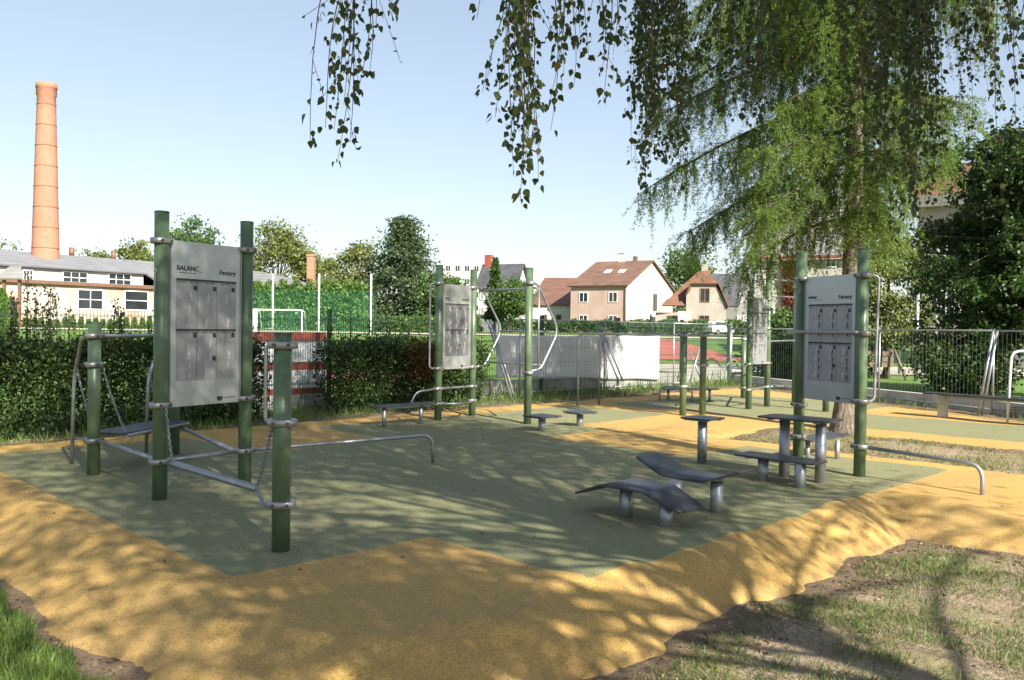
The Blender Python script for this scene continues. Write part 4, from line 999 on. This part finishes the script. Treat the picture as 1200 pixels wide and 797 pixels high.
# ------------------------------------------------------------------ buildings
def window(root, P0, d, t, z, w_, h_, frame='white_paint', bars=(1, 0), depth=.06, glass='glass'):
    """one window centred at distance t along the wall"""
    d = Vector((d[0], d[1], 0)).normalized(); nr = Vector((d.y, -d.x, 0)); nr = nr if nr.y < 0 or (abs(nr.y) < .3 and nr.x > 0) else -nr
    c = Vector((P0[0], P0[1], 0))+d*t+Vector((0, 0, z))
    m = MB(); m.box(c+nr*.015, (w_, .05, h_), d); o = m.build('window', M[glass], root)
    f = MB(); k = .07
    for s in (-1, 1): f.box(c+nr*.05+d*s*(w_/2), (k, depth, h_+k), d); f.box(c+nr*.05+Vector((0, 0, s*h_/2)), (w_-k-.006, depth-.006, k), d)
    for i in range(bars[0]): f.box(c+nr*.05+d*(w_*((i+1)/(bars[0]+1)-.5)), (k*.8, depth-.012, h_-k-.01), d)
    for i in range(bars[1]): f.box(c+nr*.045+Vector((0, 0, h_*((i+1)/(bars[1]+1)-.5))), (w_-k-.02, depth-.02, k*.8), d)
    f.build('frame', M[frame], o); return o
def win_px(root, P0, d, x0, y0, x1, y1, **kw):
    t0, z0 = on_plane(P0, d, x0, y1); t1, z1 = on_plane(P0, d, x1, y0); return window(root, P0, d, (t0+t1)/2, (z0+z1)/2, abs(t1-t0), abs(z1-z0), **kw)
def wall_mat(key, col, var=.08): M[key] = plaster(key, col, var); return M[key]
def gable_house(name, label, px, Y, ang, pxl, pxr, eave_y, ridge_y, wallk, roofk, gablek=None, over=.35, ridge='L'):
    """near corner at px; facade runs left-back, gable end right-back"""
    th = math.radians(ang); P = A(px, eave_y, Y); dl = Vector((-math.cos(th), math.sin(th), 0)); dw = Vector((math.sin(th), math.cos(th), 0))
    def solve(dv, x): k = ray(x, eave_y)[0]/ray(x, eave_y)[1]; return (k*P.y-P.x)/(dv.x-k*dv.y)
    L, W = solve(dl, pxl), solve(dw, pxr); g = gz(P.x, Y)-.3; P0 = Vector((P.x, P.y, 0)); ze = P.z
    r = empty(name, (P.x, P.y, g+.3), label, 'house')
    mid = P0+dw*(W/2); apx = mid; zr = ze+ (A(px, ridge_y, (mid+dl*L*.5).y).z-A(px, eave_y, Y).z)
    m = MB(); c = [P0, P0+dl*L, P0+dl*L+dw*W, P0+dw*W]
    b = [tuple(q+Vector((0, 0, g))) for q in c]; e = [tuple(q+Vector((0, 0, ze))) for q in c]; rg = [tuple(mid+Vector((0, 0, zr))), tuple(mid+dl*L+Vector((0, 0, zr)))]
    m.quad(b[0], b[1], e[1], e[0]); m.build('wall', M[wallk], r)
    m = MB(); m.quad(b[2], b[3], e[3], e[2]); m.build('wall', M[wallk], r)
    gm = MB(); gm.quad(b[3], b[0], e[0], rg[0], e[3]); gm.build('gable_wall', M[gablek or wallk], r); gm = MB(); gm.quad(b[1], b[2], e[2], rg[1], e[1]); gm.build('gable_wall', M[gablek or wallk], r)
    rm = MB(); z = Vector((0, 0, 1)); sl = (zr-ze)/(W/2)
    r0, r1 = mid-dl*over+z*(zr+.02), mid+dl*(L+over)+z*(zr+.02)
    for sgn, base in ((-1, P0), (1, P0+dw*W)):
        e0 = base-dl*over+dw*over*sgn+z*(ze-sl*over+.02); e1 = base+dl*(L+over)+dw*over*sgn+z*(ze-sl*over+.02); rm.slab([e0, r0, r1, e1], .16)
    rf = rm.build('roof', M[roofk], r); return r, P0, dl, dw, L, W, ze, zr, g, rf, mid
M['roof_brown'] = roofmat('brown_roof_tiles', (.16, .095, .07)); M['roof_red'] = roofmat('red_roof_tiles', (.165, .084, .054)); M['roof_dark'] = roofmat('slate_roof', (.075, .078, .09)); M['roof_grey'] = roofmat('pale_grey_roof_sheets', (.23, .222, .215), .5, .15); M['roof_rust'] = roofmat('rust_roof_tiles', (.17, .088, .064))
M['roof_slate2'] = roofmat('grey_factory_roof', (.19, .195, .21), .5, .15)
wall_mat('pink', (.40, .295, .25), .14); wall_mat('pinkwhite', (.47, .405, .365), .1); wall_mat('whitewall', (.45, .45, .45)); wall_mat('beige', (.31, .28, .24), .14); wall_mat('greywall', (.17, .165, .16)); wall_mat('creamwall', (.38, .355, .315), .14); wall_mat('rosewall', (.36, .31, .295)); wall_mat('factwhite', (.42, .385, .365), .2)
M['winframe'] = simple('brown_window_frame', (.22, .14, .08), .6)
M['downpipe'] = simple('brown_metal', (.16, .08, .05), .5)
# pink house
h, P0, dl, dw, L, W, ze, zr, g, rf, mid = gable_house('pink_house', 'two storey pink house with brown roof and white gable', 733.7, 105, 30, 669, 788.5, 334.5, 307.5, 'pink', 'roof_brown', 'pinkwhite')
for x0, y0, x1, y1 in ((679, 343, 689, 354), (713.5, 342.5, 723.5, 354), (679, 369.5, 688.5, 379), (713.5, 370, 723.5, 380.5)): win_px(h, P0, dl, x0, y0, x1, y1)
for x0, y0, x1, y1 in ((765, 345, 769.5, 364), (762, 371.5, 767.5, 379)): win_px(h, P0, dw, x0, y0, x1, y1, frame='winframe')
m = MB(); m.tube([(P0.x-.06, P0.y-.1, g), (P0.x-.06, P0.y-.1, ze)], .07, 8); m.build('downpipe', M['downpipe'], h)
for k in (.42, .68):
    q = P0+dl*(L*(1-k)); s = Vector((0, 0, (zr-ze)))+dw*(W/2); c = q+dw*(W*.26)+Vector((0, 0, ze+(zr-ze)*.52+.22)); m = MB(); a_ = dl*.4; b_ = s.normalized()*.55; m.slab([c-a_-b_, c+a_-b_, c+a_+b_, c-a_+b_], .08); m.build('skylight', M['white_paint'], rf)
q = mid+dl*(L*.55); m = MB(); m.box((q.x, q.y, zr+.4), (.9, .7, 1.6), dl); m.box((q.x, q.y, zr+1.22), (1.05, .85, .1), dl); m.build('chimney', M['whitewall'], rf)
q = mid+dl*(L*.3); m = MB(); m.box((q.x, q.y, zr+.3), (.5, .5, .9), dl); m.build('chimney', M['downpipe'], rf)
# small white house with rust roof
h, P0, dl, dw, L, W, ze, zr, g, rf, mid = gable_house('white_house', 'small white house with a rust red roof beside the pink house', 671, 112, 8, 622, 690, 358, 327, 'whitewall', 'roof_rust')
for x0, x1 in ((636.5, 641), (652, 657.5)): win_px(h, P0, dl, x0, 369, x1, 378, frame='winframe')
# hipped house
def hip_house():
    Y = 98; ang = math.radians(12); P = A(851, 357, Y); g = gz(P.x, Y)-.3; r = empty('hipped_house', (P.x, Y, g+.3), 'beige house with orange clipped gable roof beside the pink house', 'house')
    dl = Vector((-math.cos(ang), math.sin(ang), 0)); dw = Vector((math.sin(ang), math.cos(ang), 0)); P0 = Vector((P.x, P.y, 0)); z = Vector((0, 0, 1))
    t_, _ = on_plane(P0, dl, 804, 360); L = t_; D_ = 6.; zt = on_plane(P0, dl, 828, 333)[1]; ztop = on_plane(P0, dl, 828, 318)[1]; zel = on_plane(P0, dl, 804, 352)[1]; zer = P.z
    wl = L*.30; wr = L*.02
    # front wing: wall outline with clipped gable
    prof = [(0, g), (0, zer), (L*.27, zt), (L*.86, zt), (L, zel+.9), (L, g)]
    m = MB(); m.quad(*[P0+dl*u+z*v for u, v in reversed(prof)]); n0 = len(m.v)
    m.quad(P0+z*g, P0+dw*D_+z*g, P0+dw*D_+z*zer, P0+z*zer); m.quad(P0+dl*L+dw*D_+z*g, P0+dl*L+z*g, P0+dl*L+z*(zel+.9), P0+dl*L+dw*D_+z*(zel+.9)); m.build('wall', M['beige'], r)
    ro = MB(); o = .35; A0 = dl*(L*.53)
    rid0 = P0+A0+dw*1.6+z*ztop; rid1 = P0+A0+dw*(D_+3)+z*ztop
    cl0, cl1 = P0+dl*(L*.20)-dw*o+z*(zt-.05), P0+dl*(L*.90)-dw*o+z*(zt-.05)
    ro.slab([cl0, cl1, rid0], .14)
    er0, er1 = P0-dl*o*.6-dw*o+z*(zer-.3), P0-dl*o*.6+dw*(D_+3)+z*(zer-.3); ro.slab([er0, cl0, rid0, rid1, er1], .14)
    kl = P0+dl*(L*1.0)-dw*o+z*(zel+.5); ro.slab([cl1, kl, kl+dw*(D_+2), rid1, rid0], .14)
    Yr = P0.y+5.2; Ye = P0.y+1.2; ro.slab([A(776, 359, Ye), A(810, 359, Ye), A(834, 317.5, Yr), A(819, 319, Yr)], .14); ro.slab([A(776, 359, Ye), A(819, 319, Yr), A(822, 335, Yr+5), A(782, 352, Yr+5)], .14); rf = ro.build('roof', M['roof_red'], r)
    # main body to the right; shade of its end gable put into a dark wall colour
    bt, _ = on_plane(P0+dw*2, -dl, 862, 350); R0 = P0+dw*1.8; R1 = R0-dl*1.2; b = MB(); wD = 8.5; zr_ = ztop-.1
    Wr = R0-dl*1.3; b.quad(R0+z*g, R0+z*zer, Wr+z*zer, Wr+z*g)
    gd = Vector((.62, .78, 0)); e_end = on_plane(Wr, gd, 881, 350)[0]
    apx = Wr+gd*(e_end*.62)
    b.quad(Wr+z*g, Wr+z*zer, apx+z*zr_, Wr+gd*e_end+z*(zer+.4), Wr+gd*e_end+z*g); b.build('side_wall', M['greywall'], r)
    r2 = MB(); r2.slab([Wr-dl*.2-z*.2+z*zer, apx-dl*.3+z*zr_, apx+dl*5+z*zr_, Wr+dl*4+z*(zer-.2)], .15); r2.slab([apx-dl*.3+z*zr_, Wr+gd*(e_end+.3)-dl*.3+z*(zer+.2), Wr+gd*(e_end+.3)+dl*5+z*(zer+.2), apx+dl*5+z*zr_], .15); r2.build('back_roof', M['roof_dark'], r)
    # porch on the left
    pm = MB(); pA = P0+dl*L+dw*.9; pB = P0+dl*(on_plane(P0, dl, 768, 370)[0])+dw*.9; zp = on_plane(P0, dl, 780, 366)[1]; cc = (pA+pB)/2+dw*1.5; pm.box((cc.x, cc.y, (g+zp)/2), ((pA-pB).length, 3., zp-g), dl); pm.build('porch', M['beige'], r)
    pp = MB(); q = P0+dl*(L+.2)-dw*.1; pp.box((q.x, q.y, (g+zp)/2), (1.4, .9, zp-g+.3), dl); pp.build('pillar', M['pinkwhite'], r)
    for x0, y0, x1, y1 in ((820.5, 338, 831.5, 354), (819.5, 370, 831, 385)): win_px(r, P0, dl, x0, y0, x1, y1, frame='winframe')
    win_px(r, pB, -dl, 782, 370, 790, 382, frame='winframe')
    for x0, y0, x1, y1 in ((866, 344, 869, 354), (864, 370, 867, 376), (871, 370, 874, 376)): win_px(r, Wr, gd, x0, y0, x1, y1)
    q = rid1-dw*3; m = MB(); m.box((q.x, q.y, ztop+.5), (.8, .6, 1.5), dl); m.build('chimney', M['beige'], r)
hip_house()
# tall house with pale roof and red creeper
h, P0, dl, dw, L, W, ze, zr, g, rf, mid = gable_house('apartment_house', 'tall cream apartment house with pale grey roof and red creeper behind the larch', 1020, 64, 30, 887, 1035, 298, 236, 'creamwall', 'roof_grey')
for x0, y0, x1, y1 in ((898, 301, 910, 313), (896.5, 327, 903, 345), (938, 301, 950, 313), (938, 328, 950, 345), (968, 301, 980, 313), (968, 328, 980, 345), (897, 360, 907, 376)): win_px(h, P0, dl, x0, y0, x1, y1, bars=(1, 1))
m = MB(); m.box(P0+dl*(L/2)+Vector((0, 0, ze-.12))-dw*.36, (L+.9, .14, .22), dl); m.build('gutter', M['redstripe'], h)
for k in (.72, .3): q = mid+dl*(L*k); m = MB(); m.box((q.x, q.y, zr+.3), (.9, .7, 1.6), dl); m.build('chimney', M['whitewall'], rf)
rng = np.random.default_rng(6); n_ = 2800; ta, za = on_plane(P0, dl, 934, 366); tb, zb_ = on_plane(P0, dl, 919, 300); t_ = rng.uniform(min(ta, tb), max(ta, tb), n_)+rng.normal(size=n_)*.12; zz = rng.uniform(g, zb_, n_)
Pc = np.stack([P0.x+dl.x*t_-dw.x*.12, P0.y+dl.y*t_-dw.y*.12-np.abs(rng.normal(size=n_))*.1, zz], 1); o = np_quads('creeper', leaf_quads(Pc, rng.normal(size=(n_, 3))+np.array([0, -.3, -.8]), .2, .16, .15, rng), M['creeper']); tag(o, 'red autumn creeper climbing the cream apartment house wall', 'creeper')
# right beige building
h, P0, dl, dw, L, W, ze, zr, g, rf, mid = gable_house('rendered_house', 'tall rose grey rendered house behind the broad dark tree', 1290, 36, 38, 1076.5, 1305, 222, 190, 'rosewall', 'roof_red', over=.5)
m = MB(); m.box(P0+dl*(L/2)+Vector((0, 0, ze-.05))-dw*.4, (L+1., .5, .5), dl); m.build('eaves', M['greywall'], h)
for x0, y0, x1, y1 in ((1100, 262, 1120, 300), (1150, 262, 1172, 300), (1098, 340, 1120, 378), (1150, 340, 1172, 378)): win_px(h, P0, dl, x0, y0, x1, y1, bars=(1, 1))
m = MB(); m.box(P0+dl*(L/2)-dw*.06+Vector((0, 0, .75)), (L, .1, 1.3), dl); m.build('plinth', M['greywall'], h)
# dark roofed house, white block
h, P0, dl, dw, L, W, ze, zr, g, rf, mid = gable_house('slate_house', 'grey house with dark slate roof and brick chimney behind the clipped tree', 604, 96, 24, 561, 618, 334, 311, 'whitewall', 'roof_dark')
for x0, y0, x1, y1 in ((563, 343, 567, 351), (563, 360, 567, 368)): win_px(h, P0, dl, x0, y0, x1, y1)
q = mid+dl*(L*.9); m = MB(); m.box((q.x, q.y, zr+.4), (.8, .8, 1.6), dl); m.build('chimney', M['redstripe'], rf)
Y = 190; a0, a1 = A(519, 305, Y), A(566, 309, Y); r = empty('apartment_block', (a0.x, Y, gz(a0.x, Y)), 'distant white flat roofed apartment block left of the slate roofed house', 'building')
m = MB(); cx_, wx = (a0.x+a1.x)/2, a1.x-a0.x; m.box((cx_, Y+6, a0.z/2), (wx, 12, a0.z)); m.build('wall', M['whitewall'], r); m = MB(); m.box((cx_-2, Y+6, a0.z+.9), (4, 5, 1.8)); m.build('lift_house', M['whitewall'], r)
for i in range(4):
    for j in range(4): window(r, (a0.x, Y), (1, 0), 1.2+i*2.1, a0.z-1.8-j*2.9, 1.1, 1.3)
Y = 88; a0, a1 = A(556, 368, Y), A(584, 368, Y); r = empty('garage', (a0.x, Y, gz(a0.x, Y)), 'low grey flat garage in front of the slate roofed house', 'garage')
m = MB(); m.box(((a0.x+a1.x)/2, Y+2, (a0.z+.8)/2), (a1.x-a0.x, 4, a0.z-.8)); m.build('wall', M['greywall'], r); m = MB(); m.box(((a0.x+a1.x)/2, Y+2, a0.z-.15), (a1.x-a0.x+.4, 4.4, .18)); m.build('roof', M['roof_dark'], r)

# factory
FP = Vector((-41.3, 72, 0)); FD = Vector((.6, .8, 0)); FN = Vector((-.8, .6, 0)); z = Vector((0, 0, 1)); fg = .8
r = empty('factory', (FP.x, FP.y, 1.), 'long pale brick factory hall with grey roof below the tall chimney', 'factory')
zc = on_plane(FP, FD, 26, 330)[1]; tR = on_plane(FP, FD, 312, 340)[0]
def fbox(t0, t1, o0, o1, z0, z1): m = MB(); c = FP+FD*((t0+t1)/2)+FN*((o0+o1)/2); m.box((c.x, c.y, (z0+z1)/2), (t1-t0, abs(o1-o0), z1-z0), FD); return m
fbox(-14, tR, 0, 14, fg, zc).build('wall', M['brickwall'], r)
fbox(-14, tR+.2, -.35, 0, zc-.12, zc+.14).build('cornice', M['downpipe'], r)
for x0, y0, x1, y1 in ((91, 340.5, 120, 362), (146, 342, 173, 363)): win_px(r, FP, FD, x0, y0, x1, y1, bars=(1 if x0 < 100 else 0, 1))
UP = FP+FN*3.2; zu = on_plane(UP, FD, 70, 316)[1]; tU = on_plane(UP, FD, 168, 325)[0]
fbox(-14, tU, 3.2, 9, zc-.2, zu).build('clerestory', M['factwhite'], r)
for x0, y0, x1, y1 in ((73.5, 320, 102, 331), (127, 322, 153, 333.5), (27, 317, 38, 328)): win_px(r, UP, FD, x0, y0, x1, y1, bars=(2, 1))
zr_ = on_plane(FP+FN*8, FD, 70, 300)[1]
m = MB(); a_, b_ = UP-FN*.4-FD*14+z*(zu+.02), UP-FN*.4+FD*(tU+.3)+z*(zu+.02); c_, d_ = FP+FN*8+FD*(tU+.3)+z*zr_, FP+FN*8-FD*14+z*zr_; m.slab([a_, b_, c_, d_], .15)
a_, b_ = FP+FN*.1+FD*(tU+.5)+z*(zc+.1), FP+FN*.1+FD*(tR+.3)+z*(zc+.1); c_, d_ = FP+FN*8+FD*(tR+.3)+z*zr_, FP+FN*8+FD*(tU+.5)+z*zr_; m.slab([a_, b_, c_, d_], .15)
a_, b_ = FP+FN*.05-FD*14+z*(zc+.1), FP+FN*.05+FD*(tU+.3)+z*(zc+.1); c_, d_ = UP+FD*(tU+.3)+z*(zc+.2), UP-FD*14+z*(zc+.2); m.slab([a_, b_, c_, d_], .12)
a_, b_ = FP+FN*14.3-FD*14+z*zc, FP+FN*14.3+FD*(tR+.3)+z*zc; c_, d_ = FP+FN*8+FD*(tR+.3)+z*zr_, FP+FN*8-FD*14+z*zr_; m.slab([a_, b_, c_, d_], .15)
m.build('roof', M['roof_slate2'], r)
for px in (84, 133): m = MB(); t_ = on_plane(FP+FN*8, FD, px, 300)[0]; q = FP+FN*8+FD*t_; m.tube([(q.x, q.y, zr_), (q.x, q.y, zr_+.9)], .25, 8); m.build('roof_vent', M['downpipe'], r)
m = MB(); a_ = A(-6, 328, 66); b_ = A(26, 328, 66); m.slab([a_, b_, b_+Vector((-1.2, 2, 1.1)), a_+Vector((0, 2, 1.1))], .12); cp = m.build('canopy', M['roof_grey'], r)
for px in (5, 23):
    q = A(px, 328, 66.4); m = MB(); m.box((q.x, q.y, (q.z+.9)/2), (.2, .2, q.z-.9)); m.build('canopy_post', M['downpipe'], r)
# chimneys
M['band'] = simple('rusty_band', (.27, .115, .07), .8); Y = 80; b0 = A(53, 330, Y); ch = empty('factory_chimney', (b0.x, Y, 1), 'tall round orange brick factory chimney with iron bands', 'chimney')
zt = A(49, 98, Y).z; r0, r1 = 31*Y/2000, 19*Y/2000; zbm = b0.z
def rad(zz): return r0+(r1-r0)*(zz-zbm)/(zt-zbm)
m = MB(); zs = list(np.linspace(.6, zt-1.2, 14))+[zt-1.1, zt-.5, zt-.45, zt]; off = [0]*14+[.09, .09, .16, .13]
m.tube([(b0.x, Y, q) for q in zs], [rad(q)+o_ for q, o_ in zip(zs, off)], 28); m.build('shaft', M['brick'], ch)
for q in np.linspace(zbm+1.2, zt-2., 9): m = MB(); m.tube([(b0.x, Y, q-.035), (b0.x, Y, q+.035)], rad(q)+.03, 28); m.build('iron_band', M['band'], ch)
Y = 92; b0 = A(365, 300, Y); m = MB(); m.box((b0.x, Y, (b0.z+.8)/2), (.78, .78, b0.z-.8)); m.box((b0.x, Y, b0.z+.05), (.92, .92, .2)); o = m.build('brick_chimney', M['brick2']); tag(o, 'small square brick chimney beside the arched hall roof', 'chimney')
Y = 96; a0, a1 = A(285, 336, Y), A(360, 336, Y); r = empty('arched_hall', ((a0.x+a1.x)/2, Y, 1), 'low hall with a rounded grey roof behind the thuja hedge', 'building')
m = MB(); m.box(((a0.x+a1.x)/2, Y+6, (a0.z+.8)/2), (a1.x-a0.x, 12, a0.z-.8)); m.build('wall', M['whitewall'], r)
hh = A(330, 318, Y).z-a0.z; arc = []
for i in range(13): q = i/12; arc.append((a0.x-2+(a1.x-a0.x+2)*q, hh*math.sin(math.pi*min(1, .32+.68*q))**.8))
m = MB()
for (x0, h0), (x1, h1) in zip(arc[:-1], arc[1:]): m.quad((x0, Y-.3, a0.z+h0), (x1, Y-.3, a0.z+h1), (x1, Y+12, a0.z+h1), (x0, Y+12, a0.z+h0)); m.quad((x0, Y-.3, a0.z-.1), (x1, Y-.3, a0.z-.1), (x1, Y-.3, a0.z+h1), (x0, Y-.3, a0.z+h0))
m.build('roof', M['roof_slate2'], r)

# ------------------------------------------------------------------ sports field furniture
n = NT('green_ball_net'); tr = n.n('ShaderNodeBsdfTransparent'); df = n.n('ShaderNodeBsdfDiffuse'); df.inputs[0].default_value = (.05, .22, .14, 1); mx = n.n('ShaderNodeMixShader'); mx.inputs[0].default_value = .12
n.l(tr.outputs[0], mx.inputs[1]); n.l(df.outputs[0], mx.inputs[2]); n.l(mx.outputs[0], n.out.inputs[0]); M['net'] = n.m
Y = 62; r = empty('ball_net', A(374, 388, Y)[:], 'green ball stop net hung on pale poles behind the pitch', 'net'); zt = A(374, 340, Y).z; g = gz(0, Y)
m = MB(); a0, a1 = A(285, 380, Y), A(440, 380, Y); m.quad((a0.x, Y, g), (a1.x, Y, g), (a1.x, Y, zt), (a0.x, Y, zt)); m.build('netting', M['net'], r)
for px in (320, 374, 435): q = A(px, 321, Y-.1); m = MB(); m.tube([(q.x, Y-.1, g-.2), (q.x, Y-.1, q.z)], .065, 8); m.build('pole', M['white_paint'], r)
Y = 58; a0, a1 = A(301, 363, Y), A(354, 364, Y); g = gz(0, Y); r = empty('football_goal', ((a0.x+a1.x)/2, Y, g), 'white football goal frame in front of the thuja hedge', 'goal')
m = MB(); m.tube([(a0.x, Y, g), (a0.x, Y, a0.z), (a1.x, Y, a0.z), (a1.x, Y, g)], .06, 8, True, 0, False); m.build('frame', M['white_paint'], r)
m = MB()
for q in (a0.x, a1.x): m.tube([(q, Y, a0.z), (q, Y+.7, a0.z-.1), (q, Y+1.3, g)], .03, 6)
m.tube([(a0.x, Y+1.3, g+.03), (a1.x, Y+1.3, g+.03)], .03, 6); m.build('stay', M['white_paint'], r)
m = MB(); m.quad((a0.x, Y+.7, a0.z-.1), (a1.x, Y+.7, a0.z-.1), (a1.x, Y+1.28, g+.05), (a0.x, Y+1.28, g+.05)); m.build('netting', M['net'], r)
q = A(299, 362, 55); m = MB(); m.tube([(q.x, 55, gz(0, 55)-.1), (q.x, 55, q.z)], .16, 10); o = m.build('field_post', M['white_paint']); tag(o, 'thick white post beside the football goal', 'post')

# parked cars
def car(label, paint, P, ang, first=[None]):
    r = empty('parked_car', P, label, 'car', 'cars parked along the street'); c, s = math.cos(ang), math.sin(ang)
    def T(x, y, z_): return (P[0]+c*x-s*y, P[1]+s*x+c*y, P[2]+z_)
    prof = [(-2.05, .3), (-2.1, .75), (-1.95, .95), (-1.0, 1.0), (-.95, 1.0), (1.6, .98), (2.0, .9), (2.1, .55), (2.05, .3)]
    cab = [(-1.85, .94), (-1.45, 1.42), (-.2, 1.47), (.55, 1.35), (1.15, .96)]
    def ext(pf, w0, w1, m):
        n0 = len(m.v); k = len(pf); zm = max(q[1] for q in pf); zl = min(q[1] for q in pf)
        for sg in (-1, 1):
            for x_, z_ in pf: w_ = w0+(w1-w0)*(z_-zl)/(zm-zl); m.v.append(T(x_, sg*w_, z_))
        m.face([n0+i for i in range(k)]); m.face([n0+k+i for i in reversed(range(k))])
        for i in range(k): j = (i+1) % k; m.face([n0+j, n0+i, n0+k+i, n0+k+j])
    m = MB(); ext(prof, .86, .82, m); ext([(q[0]*.97, q[1]+.03) for q in cab], .70, .56, m); m.build('body', M[paint], r)
    m = MB(); ext([(-1.68, 1.0), (-1.4, 1.38), (.45, 1.34), (.95, 1.0)], .765, .645, m); m.build('side_windows', M['glass'], r)
    m = MB(); m.quad(T(1.13, -.62, 1.02), T(1.13, .62, 1.02), T(.58, .52, 1.37), T(.58, -.52, 1.37)); m.build('windscreen', M['glass'], r)
    for x_ in (-1.3, 1.3):
        for y_ in (-.78, .78): m = MB(); m.tube([T(x_, y_-.1, .31), T(x_, y_+.1, .31)], .31, 14); w_ = m.build('wheel', M['black_rubber'], r); m = MB(); m.tube([T(x_, y_-.11, .31), T(x_, y_+.11, .31)], .18, 10); m.build('rim', M['galv'], w_)
    for y_ in (-.6, .6): m = MB(); m.ball(T(2.06, y_, .68), .09, 8, 5); m.build('headlight', M['white_paint'], r)
M['red_paint'] = simple('red_car_paint', (.45, .03, .02), .3); M['silver_paint'] = simple('silver_car_paint', (.62, .64, .66), .3)
for lab, pt_, px, Y, an in (('white car parked on the street below the hipped house', 'white_paint', 846, 92, .5), ('red car parked behind the middle station ladder', 'red_paint', 576, 112, .1), ('silver car parked in front of the small white house', 'silver_paint', 643, 104, .2)):
    q = A(px, 385, Y); car(lab, pt_, (q.x, Y, gz(q.x, Y)+.02), an)

# things behind the right fence
q = A(1073.5, 437, 29); g = gz(q.x, 29); m = MB(); m.tube([(q.x, 29, g-.1), (q.x, 29, A(1073, 335, 29).z)], .07, 10); o = m.build('steel_pole', M['galv']); tag(o, 'pale steel pole standing beyond the right fence', 'pole')
p0, p1 = Vector((q.x, 28.9, A(1073, 411, 29).z)), A(1092, 424, 28); m = MB()
n = NT('barrier_tape_film'); X = n.xyz(); w_ = n.math('GREATER_THAN', n.math('SINE', n.math('MULTIPLY', n.math('ADD', X[0], X[2]), 22.)), 0.); c = n.mix(w_, (.75, .74, .72), (.6, .07, .05)); n.bsdf(c, .5); M['tape'] = n.m
for k in range(8):
    a_, b_ = p0.lerp(p1, k/8), p0.lerp(p1, (k+1)/8); sa, sb = -.1*math.sin(k/8*math.pi), -.1*math.sin((k+1)/8*math.pi); m.slab([a_+Vector((0, 0, sa)), b_+Vector((0, 0, sb)), b_+Vector((0, 0, sb+.09)), a_+Vector((0, 0, sa+.09))], .004, True)
o = m.build('barrier_tape', M['tape']); tag(o, 'red and white barrier tape tied to the steel pole', 'tape')
r = empty('wooden_trestle', A(1045, 430, 30)[:], 'weathered wooden trestle with slanting prop beyond the right fence', 'trestle')
a0, a1 = A(1012, 410, 30), A(1050, 411, 30); g = gz(a0.x, 30); m = MB()
for k in range(3): m.box(((a0.x+a1.x)/2, 30.2+.01*k, a0.z-.12-.2*k), (a1.x-a0.x, .08, .17)); 
m.build('planks', M['wood'], r)
b1 = A(1062, 437, 29.6)
for q0, q1 in (((a1.x-.05, 30, a0.z), (b1.x, 29.6, g)), ((a1.x-.1, 30.1, a0.z), (a1.x-.25, 30.6, g)), ((a0.x+.1, 30.1, a0.z), (a0.x+.0, 30.5, g))): m = MB(); m.tube([q0, q1], .045, 6); m.build('prop', M['wood'], r)
fr2 = empty('mesh_fence', A(1040, 440, 33)[:], 'second green wire fence far behind the right site fence', 'fence')
a0, a1 = A(1000, 374, 33), A(1110, 374, 33); g = gz(a0.x, 33)
for k in range(3): q = a0.lerp(a1, k/2); m = MB(); m.box((q.x, 33, (g+a0.z)/2), (.07, .07, a0.z-g+.1)); m.build('post', M['fencepost'], fr2)
wire_panel(a0, a1, g+.05, a0.z-.02, .06, (g+.5, g+1., g+1.5, a0.z-.03, a0.z-.05), .007).build('mesh_panel', M['wire'], fr2)
print('objects', len(bpy.data.objects))
